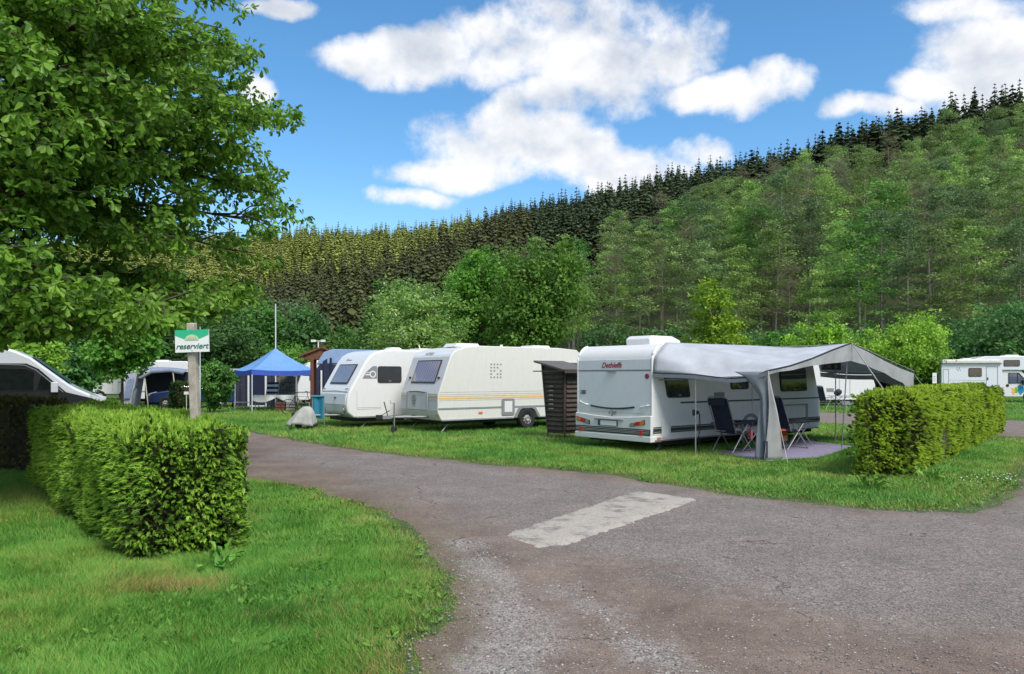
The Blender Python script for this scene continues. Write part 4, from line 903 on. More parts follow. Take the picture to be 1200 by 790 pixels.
part('bumper_panel', MB().prism([(W3+.004, .36), (W3+.004, .82)] + [(a_, b_+.02) for a_, b_ in bump] + [(-.004, .82), (-.004, .36)], -.07, .0, 'x'), white, c3, bevel=.02)
part('bumper_skirt', MB().box(-.085, .3, -.012, W3+.012, .235, .37), white, c3, bevel=.02)
part('bumper_band', MB().box(-.078, -.07, .01, W3-.01, .385, .52), stripe_dk, c3)
sm = MB()
for zz in (.42, .45, .485): sm.box(-.080, -.0782, .03, W3-.03, zz, zz+.008)
part('bumper_pinstripe', sm, stripe_l, c3)
part('plate_frame', MB().box(-.0845, -.072, uy(.585), uy(.325), .545, .675), darkplastic, c3)
part('number_plate', MB().box(-.086, -.0846, uy(.575), uy(.335), .555, .665), paint('plate_white', (.8, .8, .8), .4, var=.01), c3)
part('plate_band', MB().box(-.088, -.0865, uy(.36), uy(.335), .557, .663), paint('plate_blue', (.03, .06, .35), .4), c3)
part('plate_light', MB().box(-.10, -.072, uy(.66), uy(.28), .685, .705), greyplastic, c3)
for s_, u0 in ((1, .02), (-1, .74)):
    lg = part('rear_light', MB().prism([(uy(u0), .73 if s_ > 0 else .60), (uy(u0), .63 if s_ > 0 else .57), (uy(u0+.19), .55 if s_ > 0 else .62), (uy(u0+.19), .65 if s_ > 0 else .73)], -.083, -.07, 'x'), darkplastic, c3)
    for q, mt in ((0, orange), (1, red), (2, darkplastic)):
        f0, f1 = (q*.06+.008, q*.06+.06) if s_ > 0 else (.182-q*.06-.052, .182-q*.06)
        zc0 = (.68-.08*(f0/.19)) if s_ > 0 else (.585+.09*(f0/.19))
        part('lens', MB().prism([(uy(u0+f0), zc0+.045), (uy(u0+f0), zc0-.04), (uy(u0+f1), zc0-.055 if s_ > 0 else zc0-.02), (uy(u0+f1), zc0+.03 if s_ > 0 else zc0+.065)], -.0885, -.0835, 'x'), mt if q < 2 else silver, lg)
for u0 in (.055, .855): part('reflector', MB().prism([(uy(u0), .385), (uy(u0+.06), .385), (uy(u0+.03), .51)], -.0885, -.0785, 'x'), red, c3)
part('grab_handle', MB().tube([(-.012, uy(.045), 1.10), (-.05, uy(.06), 1.08), (-.05, uy(.14), 1.02), (-.012, uy(.155), 1.01)], .016), white, c3)
part('grab_handle', MB().tube([(-.012, uy(.855), .99), (-.05, uy(.87), 1.0), (-.05, uy(.95), 1.04), (-.012, uy(.965), 1.05)], .016), white, c3)
part('grip_bar', MB().tube([(-.02, uy(.20+.58*k/8), .945+.05*((k/8-.5)*2)**2) for k in range(9)], .021, 6), darkplastic, c3)
part('badge', MB().ring((-.013, uy(.935), 1.68), [(0, -.006), (.06, -.006), (.06, 0)], 'x', 16), redprint, c3)
def rear_text(nm, s, size, u_, z_, mt, shear=0, bold=0.0): text_part(nm, s, size, mt, c3, plane_mtx((-.016, uy(u_), z_), (0, -1, 0), (0, 0, 1)), shear, bold=bold)
rear_text('brand_lettering', 'Dethleffs', .17, .48, 1.93, redprint, .35, .004)
rear_text('pitch_number', '100', .13, .085, 1.30, darkplastic, 0, .004)
rear_text('model_lettering', "c'go", .15, .49, .855, greyplastic, .3, .002)
# side wall (y = 0, seen from -y)
side_window(c3, .48, 1.30, 1.20, 1.80, slant=-.14); side_window(c3, 2.85, 3.6, 1.36, 1.95); side_window(c3, 5.05, 6.35, 1.28, 1.95, slant=-.10)
part('waist_stripe', MB().box(.95, 6.98, -.006, -.001, 1.07, 1.105), stripe_dk, c3)
part('lower_band', MB().box(.02, 7.03, -.006, -.001, .43, .57), stripe_dk, c3)
part('lower_pinstripe', MB().box(.02, 7.03, -.009, -.0065, .535, .545).box(.02, 7.03, -.009, -.0065, .455, .462), stripe_l, c3)
part('side_skirt_rail', MB().box(.05, 6.95, -.02, 0, .255, .29), silver, c3, bevel=.005)
part('service_flap', frame_outline(MB(), .28, .58, .33, .70, .03, -.022, -.008), white, c3)
part('service_flap_lid', MB().box(.32, .54, -.016, -.009, .37, .66), white, c3)
part('side_marker', MB().box(.12, .24, -.03, -.002, .31, .345), orange, c3)
part('entrance_door', frame_outline(MB(), 3.75, 4.45, .38, 2.2, .025, -.012, -.002), stripe_l, c3)
part('locker_frame', frame_outline(MB(), 5.15, 6.35, .52, .94, .03, -.035, -.015), silver, c3)
part('socket_cover', MB().box(1.55, 1.75, -.02, 0, .72, .92), white, c3, bevel=.008)
part('vent_grille', MB().box(2.2, 2.6, -.012, -.002, 1.12, 1.30).box(2.24, 2.56, -.02, -.0125, 1.15, 1.17).box(2.24, 2.56, -.02, -.0125, 1.19, 1.21).box(2.24, 2.56, -.02, -.0125, 1.23, 1.25), greyplastic, c3)
wheel(c3, 3.7, .06, .32, .19); wheel(c3, 3.7, W3-.26, .32, .19)
part('wheel_arch', MB().ring((3.7, -.004, .32), [(.36, -.01), (.44, -.01), (.44, .01)], 'y', 24), greyplastic, c3)
for xx, yy, dd in ((.65, .25, -.25), (.65, 2.05, -.25), (6.5, .3, .2), (6.5, 2.0, .2)): steady(c3, xx, yy, .22, dd)
ac = part('roof_air_conditioner', MB().prism([(.75, 2.40), (.72, 2.56), (.84, 2.63), (1.55, 2.63), (1.85, 2.54), (1.88, 2.40)], .70, 1.45), white, c3, bevel=.04, seg=3)
part('base_strip', MB().box(.78, 1.84, .72, 1.43, 2.398, 2.43), greyplastic, ac)
part('roof_hatch', MB().box(3.1, 3.9, .8, 1.5, 2.40, 2.48), white, c3, bevel=.02); part('roof_hatch', MB().box(5.0, 5.5, .8, 1.3, 2.40, 2.47), white, c3, bevel=.02)
drawbar(thing('caravan_hitch_dummy', '', '') if False else c3, 0, 1.2) if False else None

# --- canopy over the side of that caravan
cn = thing('awning', 'grey canopy stretched on poles from the side of the nearest white caravan', 'awning', (3.06, 16.5, 0), A3)
UB = [0, .05, .12, .5, .88, .94, 1]; AB = [-.02, .03, .38, 3.6, 6.4, 6.85, 7.0]; ZB = [1.76, 2.10, 2.425, 2.44, 2.43, 2.12, 1.80]
UF = [0, .12, .25, .38, .5, .62, .75, .88, 1]; AF = [.6, 1.45, 2.3, 3.2, 3.98, 4.8, 5.6, 6.4, 7.2]; ZF = [1.79, 1.90, 2.06, 2.27, 2.43, 2.26, 2.07, 1.90, 1.77]
def canopy(u_, w_):
    a = np.interp(u_, UB, AB)*(1-w_)+np.interp(u_, UF, AF)*w_; z = np.interp(u_, UB, ZB)*(1-w_)+np.interp(u_, UF, ZF)*w_
    near_edge = math.exp(-(u_/.16)**2)
    z += -.07*sin(pi*w_) + .075*near_edge*sin(w_*5.1+u_*40)*sin(pi*w_)**.5 + .012*sin(u_*30+w_*4)*sin(pi*w_)
    if u_ < .3: z += -.07*sin(pi*w_)*math.exp(-(u_/.08)**2)
    return (a, -.03-2.37*w_, z)
part('roof_fabric', MB().grid(canopy, 90, 26), fab_l, cn, smooth=True, solid=.004)
fe = [canopy(k/60, 1.0) for k in range(61)]
part('edge_piping', MB().tube(fe, .016, 6), darkplastic, cn)
part('edge_piping', MB().tube([canopy(0, k/12) for k in range(13)], .012, 5), darkplastic, cn)
dep = lambda u_: np.interp(u_, [0, .06, .25, .4, .5, .62, .75, .9, 1], [.06, .05, .13, .30, .38, .33, .30, .34, .55])
part('front_valance', MB().grid(lambda u_, w_: (fe[min(60, int(round(u_*60)))][0], -2.415+.015*sin(u_*40)*w_, fe[min(60, int(round(u_*60)))][2]-.02-dep(u_)*w_), 60, 4), fab_w, cn, solid=.004)
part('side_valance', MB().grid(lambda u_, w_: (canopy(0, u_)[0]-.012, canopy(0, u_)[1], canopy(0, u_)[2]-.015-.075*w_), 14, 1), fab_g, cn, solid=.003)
part('far_side_valance', MB().grid(lambda u_, w_: (canopy(1, u_)[0]+.01, canopy(1, u_)[1], canopy(1, u_)[2]-.015-(.12+.4*max(0, u_-.6)*2)*w_), 14, 2), fab_w, cn, solid=.003)
def flap_side(p, q):
    # p down, q from the corner backwards along the side
    wdt = .62-.52*min(1, p/.30)**.6+.12*p; z = 1.76*(1-p)+.015
    bl = .05*sin(q*7+p*5)*min(1, p*3)
    return (.60-.20*q*wdt/.62+bl*.6, -2.40+q*wdt, z)
part('corner_curtain', MB().grid(flap_side, 22, 8), fab_g, cn, solid=.003, smooth=True)  # darker cloth colour here paints in the shade on the curtain's side face
def flap_front(p, q):
    wdt = .05+.10*min(1, p*2)+.42*p**1.6; z = 1.76*(1-p)+.015
    return (.60-.06*p+q*wdt, -2.41-.05*sin(q*6+p*4)*min(1, p*3)-.06*p*q, z)
part('corner_curtain', MB().grid(flap_front, 22, 8), fab_w, cn, solid=.003, smooth=True, label='pale grey corner curtain')
part('mud_flap', MB().grid(lambda p, q: (.50+.72*q, -2.43-.10*p, .02+.01*sin(q*9)), 3, 8), fab_w, cn, solid=.003)
part('window_strip', MB().grid(lambda p, q: (.585-.03*q, -2.405+.08*q-.02, .40-.33*p), 2, 2), fab_navy, cn, solid=.004)
def pole(p0, p1, r=.013): part('pole', MB().tube([p0, p1], r, 7), silver, cn)
pole((.62, -2.36, 0), (.62, -2.36, 1.78)); pole((3.95, -2.2, 0), (3.98, -2.34, 2.40)); pole((7.15, -2.34, 0), (7.15, -2.34, 1.76)); pole((.24, -.95, 0), (.24, -.95, 1.70)); pole((5.6, -1.2, 0), (5.6, -1.2, 2.1))
pole((3.98, -2.33, 2.40), (3.7, -.05, 2.38)); pole((.64, -2.36, 1.70), (.14, -.05, 1.60)); pole((7.15, -2.34, 1.75), (6.95, -.05, 1.76))
def rope(a_, b_): part('guy_rope', MB().tube([a_, b_], .006, 4), paint('rope', (.5, .5, .48), .8), cn)
part('guy_strap', MB().tube([(3.98, -2.42, 2.43), (4.35, -3.9, .02)], .013, 5), fab_w, cn); rope((7.2, -2.4, 1.77), (8.2, -3.2, .02)); rope((.6, -2.42, 1.79), (.35, -3.0, .02)); rope((3.98, -2.42, 2.43), (7.2, -2.44, 1.80)); 
# plaid cloth hung inside under the canopy
m, n, l, b = new_mat('plaid_cloth'); t = n.new('ShaderNodeTexCoord'); w1 = n.new('ShaderNodeTexWave'); w1.bands_direction = 'X'; w1.inputs['Scale'].default_value = 2.2; w2 = n.new('ShaderNodeTexWave'); w2.bands_direction = 'Z'; w2.inputs['Scale'].default_value = 2.2
for w_ in (w1, w2): l.new(t.outputs['Object'], w_.inputs['Vector'])
mxn = n.new('ShaderNodeMath'); mxn.operation = 'MULTIPLY'; l.new(w1.outputs[0], mxn.inputs[0]); l.new(w2.outputs[0], mxn.inputs[1]); rr = n.new('ShaderNodeValToRGB'); rr.color_ramp.elements[0].color = (.06, .06, .065, 1); rr.color_ramp.elements[1].color = (.28, .27, .27, 1); l.new(mxn.outputs[0], rr.inputs[0]); l.new(rr.outputs[0], b.inputs['Base Color'])
pl_ = part('curtain', MB().grid(lambda p, q: (5.0+.95*p, -1.15+.03*sin(p*25), 2.2-.36*q), 24, 3), m, None, 'grey plaid cloth hanging under the grey canopy', 'cloth', solid=.004, loc=(3.06, 16.5, 0), rz=A3)
pl_.name = 'hanging_cloth'

# --- mat, chairs, tables under the canopy
mp = [(a_, b_) for a_, b_ in MAT_FP]; ctr = (sum(p[0] for p in mp)/5, sum(p[1] for p in mp)/5)
mo = rough_outline(mp, .3, .02, 8); V, Fa = sheet(mo, [], .022)
o = np_obj('ground_mat', np_mesh('ground_mat', V, Fa, [paint('lilac_mat', (.20, .185, .27), .95, var=.15, bump=.5, scale=8)]), label='lilac-grey woven mat on the grass under the canopy', cat='mat')
md = o.modifiers.new('solid', 'SOLIDIFY'); md.thickness = .008
def folding_chair(label, loc, rz, fabm=fab_navy, tilt=.16):
    t = thing('folding_chair', label, 'chair', loc, rz, 'folding camping chairs')
    # faces +x ; seat .42 high
    part('seat', MB().grid(lambda p, q: (-.22+.46*p, -.24+.48*q, .44-.03*sin(pi*q)-.02*sin(pi*p)), 6, 6), fabm, t, solid=.012)
    part('backrest', MB().grid(lambda p, q: (-.22-.30*p*(tilt/.16)**.5-.02*sin(pi*q), -.24+.48*q, .46+.72*p), 8, 6), fabm, t, solid=.012)
    part('back_frame', MB().tube([(-.22, -.26, .42), (-.53, -.26, 1.16), (-.56, -.2, 1.21), (-.56, .2, 1.21), (-.53, .26, 1.16), (-.22, .26, .42)], .014, 6), silver, t)
    part('head_pad', MB().box(-.60, -.54, -.2, .2, 1.02, 1.17), fabm, t, bevel=.02)
    for s_ in (-1, 1):
        part('leg', MB().tube([(-.36, s_*.27, 0), (.20, s_*.27, .62)], .013, 6), silver, t); part('leg', MB().tube([(.32, s_*.285, 0), (-.18, s_*.285, .60)], .013, 6), silver, t)
        part('armrest', MB().box(-.36, .24, s_*.285-.025, s_*.285+.025, .615, .64), darkplastic, t, bevel=.01)
    part('stretcher', MB().tube([(-.36, -.27, .02), (-.36, .27, .02)], .012, 6).tube([(.32, -.285, .02), (.32, .285, .02)], .012, 6).tube([(0.22, -.27, .43), (0.22, .27, .43)], .012, 6), silver, t)
    return t
ch1 = folding_chair('dark blue folding chair standing nearest the caravan rear under the canopy', (PX(858, 16.9), 16.9, .02), radians(38))
ch2 = copy_thing(ch1, (PX(924, 17.5), 17.5, .02), radians(30), 'dark blue folding chair behind the corner curtain, an orange bag hanging from it')
ch3 = copy_thing(ch1, (PX(966, 37), 37, 0), radians(35), 'dark folding chair in front of the distant white caravan, seen through the canopy')
def camp_table(label, loc, rz, lx=.8, ly=.5, h=.62, mat=None):
    t = thing('camping_table', label, 'table', loc, rz)
    part('table_top', MB().box(-lx/2, lx/2, -ly/2, ly/2, h-.03, h), mat or greyplastic, t, bevel=.008)
    for s_ in (-1, 1):
        part('leg', MB().tube([(-lx*.42, s_*ly*.4, 0), (lx*.3, s_*ly*.4, h-.03)], .012, 6), silver, t); part('leg', MB().tube([(lx*.42, s_*ly*.4, 0), (-lx*.3, s_*ly*.4, h-.03)], .012, 6), silver, t)
    return t
camp_table('dark camping table between the two chairs under the canopy', (PX(880, 17.2), 17.2, .02), radians(10), .75, .55, .66, fab_navy)
camp_table('low camping stool table in front of the right chair under the canopy', (PX(938, 18.4), 18.4, .02), radians(0), .5, .45, .60, darkplastic)
camp_table('camping table in front of the distant white caravan', (PX(983, 37.5), 37.5, 0), radians(0), .9, .6, .7, greyplastic)
part('cushion_bundle', MB().grid(lambda p, q: (.20*sin(pi*p)*cos(2*pi*q)+.25, .16*sin(pi*p)*sin(2*pi*q), .98-.07-.14*cos(pi*p)-.05*sin(6*q)), 8, 12), fab_char, None, 'dark cushion bundle on the table by the distant caravan', 'cushion', smooth=True, loc=(PX(976, 37.5), 37.5, -.05))
# orange bag
bg = thing('tote_bag', 'orange and red cloth bag hanging beside the right chair under the canopy', 'bag', (PX(914, 17.55), 17.55, .02))
part('bag_body', MB().grid(lambda p, q: ((.15+.05*p)*cos(2*pi*q)*(.55+.45*sin(pi*min(1, p*1.2))), .10*sin(2*pi*q)*(.4+.6*p), .52-.38*p-.04*cos(4*pi*q)*(1-p)), 7, 14), paint('orange_cloth', (.62, .12, .03), .8, var=.4, scale=9), bg, smooth=True, solid=.006)
part('bag_print', MB().grid(lambda p, q: ((.17)*cos(pi+pi*q)*.95, -.03+.11*sin(pi+pi*q), .30-.12*p), 2, 8), paint('tan_cloth', (.5, .3, .14), .8, var=.3), bg, solid=.004)
part('bag_strap', MB().tube([(-.1, 0, .5), (-.05, 0, .62), (.05, 0, .62), (.1, 0, .5)], .01), paint('orange_cloth', ()), bg)
# red and white cloth on the near chair side
part('tea_towel', MB().grid(lambda p, q: (.05*sin(q*8), .14*q, -.22*p), 4, 6), paint('red_white_cloth', (.55, .16, .16), .8, var=.6, scale=18), None, 'small red and white cloth hanging at the table by the curtain', 'cloth', solid=.005, loc=(PX(880, 16.9), 16.9, .50))
# spotlight on a stake
t = thing('garden_light', 'small black cone lamp on a thin stake beside the caravan wall', 'lamp', (PX(819, 16.75), 16.75, 0))
part('stake', MB().tube([(0, 0, 0), (.01, 0, .86)], .009, 5), darkplastic, t); part('lamp_head', MB().ring((-.13, 0, .88), [(0.0, .13), (.03, .13), (.075, 0), (0, .01)], 'x', 12), darkplastic, t, smooth=True)
part('cable', MB().tube([(.02, 0, .86), (.05, .05, .5), (-.06, .1, .1), (-.1, .12, .01)], .006, 4), darkplastic, t)

# --- cream striped caravan (middle)
A2 = radians(36.9); W2 = 2.25
c2 = thing('caravan', 'older cream caravan with yellow and grey stripes in the middle of the row', 'caravan', (-2.15, 22.2, 0), A2)
prof2 = [(.10, .36), (-.02, .62), (.0, 1.15), (.44, 2.30)] + [(.58, 2.44), (.95, 2.55), (1.4, 2.60), (4.6, 2.60), (5.4, 2.55), (5.75, 2.3), (5.95, 1.3), (6.0, .7), (5.9, .36)]
part('body', MB().prism(prof2, 0, W2), cream, c2, bevel=.03, seg=3)
part('underside', MB().box(.3, 5.7, .15, W2-.15, .26, .36), shade_in, c2)
fx2 = lambda z: np.interp(z, [.36, .62, 1.15, 2.30], [.10, -.02, 0, .44])
grill = paint('grey_white_panel', (.50, .52, .54), .35, coat=.3, var=.03, dirt=.1)
part('front_wall_panel', slanted(slanted(MB(), fx2(1.155), 1.155, fx2(2.26), 2.26, .03, W2-.03, 0.0, .008), fx2(.66)-.0, .66, fx2(1.145), 1.145, .03, W2-.03, 0, .008), grill, c2)
part('front_cap', slanted(MB(), .46, 2.315, .60, 2.45, .05, W2-.05, 0, .006), bluewhite, c2)
wf = part('window', slanted(MB(), fx2(1.46), 1.46, fx2(2.16), 2.16, .38, 1.80, .009, .03), darkplastic, c2, bevel=.006)
part('pane', slanted(MB(), fx2(1.50), 1.50, fx2(2.12), 2.12, .43, 1.75, .0305, .036), panec, wf)
lk = part('front_locker', frame_outline(MB(), 0, 0, 0, 0, 0, 0, 0) if False else slanted(MB(), -.022, .66, -.012, 1.22, .55, 1.80, .012, .035), grill, c2, bevel=.02)
part('handle', MB().tube([(-.06, .7, 1.20), (-.07, 1.2, 1.22), (-.06, 1.65, 1.20)], .014), darkplastic, lk)
part('locker_trim', MB().tube([(-.062, .57, .68), (-.056, .57, 1.20)], .010, 5).tube([(-.062, 1.78, .68), (-.056, 1.78, 1.20)], .010, 5), greyplastic, lk)
em = MB(); em.ring((-.066, 1.35, .98), [(.10, -.004), (.125, -.004), (.125, .0)], 'x', 18); em.box(-.07, -.066, 1.27, 1.43, .92, .95); em.box(-.07, -.066, 1.33, 1.37, .95, 1.06); em.box(-.07, -.066, 1.25, 1.45, .82, .85).box(-.07, -.066, 1.28, 1.42, .77, .79)
part('emblem', em, greyplastic, lk)
for zz, hh_, mt in ((1.06, .035, stripe_y), (.98, .012, stripe_l)): part('front_stripe', MB().box(fx2(zz)-.016, fx2(zz)-.009, .04, .54, zz, zz+hh_).box(fx2(zz)-.016, fx2(zz)-.009, 1.82, W2-.04, zz, zz+hh_), mt, c2)
part('window_hinge', MB().box(fx2(1.6)-.05, fx2(1.6)-.0, .20, .26, 1.6, 1.66).box(fx2(1.6)-.05, fx2(1.6)-.0, 1.92, 1.98, 1.6, 1.66), darkplastic, c2)
part('front_marker_light', MB().box(.02, .06, .1, .2, .5, .56), orange, c2)
text_part('cap_lettering', 'HOBBY', .16, greyplastic, c2, plane_mtx((.485, 1.3, 2.37), (0, -1, 0), Vector((.14, 0, .135))))
def s2(x0, x1, z0, z1, mt, nm, t_=.006): return part(nm, MB().box(x0, x1, -t_, -.001, z0, z1), mt, c2)
s2(.02, 5.96, 1.00, 1.045, stripe_y, 'side_stripe'); s2(.02, 5.96, 1.075, 1.09, stripe_y, 'side_stripe'); s2(.02, 5.95, 1.13, 1.145, stripe_l, 'side_stripe'); s2(.05, 5.94, 1.20, 1.212, stripe_l, 'side_stripe'); s2(.03, 5.97, .955, .97, stripe_l, 'side_stripe')
s2(.0, 5.98, .70, .745, stripe_g, 'side_stripe', .016)
part('side_skirt_rail', MB().box(.1, 2.75, -.03, 0, .355, .40).box(3.75, 5.9, -.03, 0, .355, .40), stripe_g, c2, bevel=.006)
ar = [(2.75, .38), (2.92, .66), (3.04, .74), (3.52, .74), (3.64, .66), (3.82, .38)]; ai = [(3.72, .38), (3.58, .6), (3.48, .66), (3.08, .66), (2.98, .6), (2.86, .38)]
part('wheel_arch', MB().prism(ar+ai, -.035, -.001), greyplastic, c2)
part('wheel_well', MB().prism([(2.87, .37)] + [(2.99, .6), (3.09, .655), (3.47, .655), (3.57, .6), (3.70, .37)], -.004, .2), shade_in, c2)
wheel(c2, 3.28, -.02, .33, .19); wheel(c2, 3.28, W2-.25, .33, .19)
sf = part('service_hatch', MB().prism(rrect(2.28, 2.78, .46, .98, .06), -.026, -.001), greyplastic, c2, bevel=.006)
part('hatch_opening', MB().box(2.38, 2.68, -.032, -.0265, .56, .90), white, sf)
part('side_marker', MB().box(1.42, 1.56, -.02, -.001, .54, .60), orange, c2)
part('rear_flap', MB().box(5.0, 5.5, -.01, -.001, .52, .70), stripe_l, c2); part('reflector_cap', MB().box(4.45, 4.55, -.025, -.001, .50, .60), stripe_l, c2)
side_window(c2, 4.55, 5.6, 1.62, 2.15, pane, fm=stripe_l)
side_window(c2, 1.6, 2.6, 1.62, 2.15, pane, y=W2, s=1)
em = MB()
for i in range(4):
    for j in range(5):
        if (i*7+j*5) % 4 != 0 or i == 0: em.box(1.86+i*.12, 1.86+i*.12+.055, -.006, -.001, 1.62+j*.10, 1.62+j*.10+.045)
part('emblem', em, greyplastic, c2)
for x0, x1 in ((1.0, 2.0), (4.0, 4.9)): part('roof_hatch', MB().prism([(x0, 2.58), (x0+.12, 2.70), (x1-.12, 2.70), (x1, 2.58)], .7, 1.4), white, c2, bevel=.02)
part('roof_vent', MB().ring((3.0, 1.0, 2.6), [(0, .1), (.05, .1), (.05, 0)], 'z', 10), white, c2)
drawbar(c2, 0, W2/2, .46, 1.25)
for xx, yy, dd in ((.5, .2, -.28), (.5, 2.0, -.28), (5.5, .3, .2)): steady(c2, xx, yy, .3, dd)

# --- white rounded caravan (left)
A1 = radians(36.9); W1 = 2.2
c1 = thing('caravan', 'white round-nosed caravan with a large front window and ring emblem, left of the row', 'caravan', (-5.2, 24.0, 0), A1)
prof1 = [(.22, .34), (.02, .50), (-.02, .75), (.03, 1.12), (.13, 1.30), (.62, 2.14)] + [(.78, 2.34), (.98, 2.46), (1.25, 2.53), (1.6, 2.56), (5.6, 2.56), (6.1, 2.4), (6.35, 1.6), (6.4, .7), (6.3, .34)]
part('body', MB().prism(prof1, 0, W1), white, c1, bevel=.07, seg=4)
part('underside', MB().box(.3, 6.1, .15, W1-.15, .22, .34), shade_in, c1)
fx1 = lambda z: np.interp(z, [.34, .5, .75, 1.12, 1.30, 2.14, 2.34], [.22, .02, -.02, .03, .13, .62, .78])
wf = part('window', slanted(MB(), fx1(1.42), 1.42, fx1(2.06), 2.06, .42, 1.78, .002, .028), darkplastic, c1, bevel=.006)
part('pane', slanted(MB(), fx1(1.46), 1.46, fx1(2.02), 2.02, .47, 1.73, .0285, .034), paneb, wf)
part('front_nose_panel', slanted(MB(), fx1(.76), .76, fx1(1.11), 1.11, .12, W1-.12, 0, .02), bluewhite, c1, bevel=.01)
part('nose_seam', MB().tube([(fx1(1.17)-.012, .1, 1.17), (fx1(1.19)-.015, 1.1, 1.20), (fx1(1.17)-.012, W1-.1, 1.17)], .010, 5), stripe_g, c1)
for yy in (.25, W1-.35):
    hl = part('front_light', MB().ring((.0, yy, .62), [(0, -.03), (.09, -.03), (.12, .0), (.12, .04)], 'x', 16), silver, c1, smooth=True); part('lens', MB().ring((.0, yy, .62), [(0, -.04), (.05, -.04), (.05, -.03)], 'x', 12), white, hl)
part('nose_handle', MB().box(fx1(.98)-.05, fx1(.98)-.02, .85, .95, .96, 1.0), darkplastic, c1)
part('grab_handle', MB().tube([(.10, .16, 1.28), (.05, .18, 1.27), (.06, .30, 1.26)], .014), darkplastic, c1); part('grab_handle', MB().tube([(.10, W1-.16, 1.28), (.05, W1-.18, 1.27), (.06, W1-.30, 1.26)], .014), darkplastic, c1)
part('cap_mark', slanted(slanted(MB(), fx1(2.18), 2.18, fx1(2.26), 2.26, 1.42, 1.50, .002, .008), fx1(2.19), 2.19, fx1(2.22), 2.22, 1.12, 1.38, .002, .007), greyplastic, c1)
side_window(c1, 1.05, 1.92, 1.46, 2.0, pane); side_window(c1, 2.5, 3.3, 1.46, 2.0, pane); side_window(c1, 4.2, 5.2, 1.46, 2.0, pane)
ea = part('window_graphic', MB().prism([(.52, 1.60), (1.03, 1.60), (1.03, 2.0), (.88, 2.0), (.66, 1.82)], -.006, -.001), greyplastic, c1)
part('emblem', MB().ring((.88, -.010, 1.74), [(.075, 0), (.115, 0), (.115, .004)], 'y', 18).box(.62, .80, -.012, -.007, 1.70, 1.74).box(.66, .80, -.012, -.007, 1.78, 1.80), white, ea)
part('service_hatch', frame_outline(MB(), .32, 1.15, .62, .68, .012, -.008, -.001).box(.32, .335, -.008, -.001, .68, 1.2), stripe_l, c1)
part('side_skirt_rail', MB().box(.3, 6.2, -.02, 0, .345, .385), silver, c1)
part('wheel_well', MB().ring((3.4, -.002, .34), [(0, 0), (.40, 0), (.42, -.02), (.46, -.02), (.46, 0)], 'y', 22), shade_in, c1)
wheel(c1, 3.4, -.03, .33, .19)
drawbar(c1, 0, W1/2, .42, 1.2)
for xx, yy, dd in ((.9, .25, -.3), (.9, 1.9, -.3), (1.9, .25, .25)): steady(c1, xx, yy, .3, dd)
part('mover_roller', MB().tube([(2.0, -.05, .22), (2.35, -.05, .34)], .05, 8), greyplastic, c1)
part('roof_aerial', MB().prism([(1.9, 2.56), (2.05, 2.66), (2.35, 2.66), (2.5, 2.56)], .9, 1.3), white, c1, bevel=.02); part('roof_hatch', MB().box(3.0, 3.8, .7, 1.4, 2.56, 2.64), white, c1, bevel=.02)
part('satellite_dish', MB().tube([(3.0, .6, 2.56), (2.93, .6, 2.75)], .02), white, c1)

# --- slatted dark wooden hut between the caravans
hx, hy = PX(661, 20.6), 20.6; AH = radians(40)
hut = thing('bin_hut', 'dark brown slatted wooden bin hut with a sloping grey lid between two caravans', 'hut', (hx, hy, 0), AH)
def hp(x, y, z): s = .74+.26*(z-.12)/1.75; return (x*s, y*s, z)
part('hut_body', MB().hexa([hp(-.32, -.36, .14), hp(.42, -.36, .14), hp(.42, .5, .14), hp(-.32, .5, .14), hp(-.32, -.36, 1.86), hp(.42, -.36, 1.86), hp(.42, .5, 2.02), hp(-.32, .5, 2.02)]), wood_d, hut)
for k in range(13):
    z0 = .22+k*.125
    part('slat', MB().hexa([hp(-.345, -.30, z0), hp(-.325, -.30, z0+.0), hp(-.325, .44, z0), hp(-.345, .44, z0), hp(-.365, -.30, z0+.02), hp(-.325, -.30, z0+.095), hp(-.325, .44, z0+.095), hp(-.365, .44, z0+.02)]), wood_d, hut)
    part('slat', MB().hexa([hp(-.26, -.385, z0), hp(.36, -.385, z0), hp(.36, -.362, z0), hp(-.26, -.362, z0), hp(-.26, -.40, z0+.025), hp(.36, -.40, z0+.025), hp(.36, -.362, z0+.095), hp(-.26, -.362, z0+.095)]), wood_d, hut)
for a_, b_ in ((-.33, -.37), (.43, -.37), (-.33, .51)):
    q0, q1 = hp(a_, b_, .02), hp(a_, b_, 1.86 if b_ < 0 else 2.0); part('corner_post', MB().tube([q0, q1], .035, 4), wood_d, hut)
part('lid', MB().hexa([(-.50, -.55, 1.80), (.62, -.55, 1.80), (.62, .68, 2.06), (-.50, .68, 2.06), (-.50, -.55, 1.85), (.62, -.55, 1.85), (.62, .68, 2.11), (-.50, .68, 2.11)]), felt, hut)
part('lid_batten', MB().box(-.515, -.50, -.57, .69, 1.80, 1.83).box(-.52, .64, -.575, -.55, 1.76, 1.86), wood_d, hut)
for k in range(6): part('vent_slot', MB().box(-.42, -.405, .0, .16, 1.40-k*.12, 1.425-k*.12), wood_g, hut)

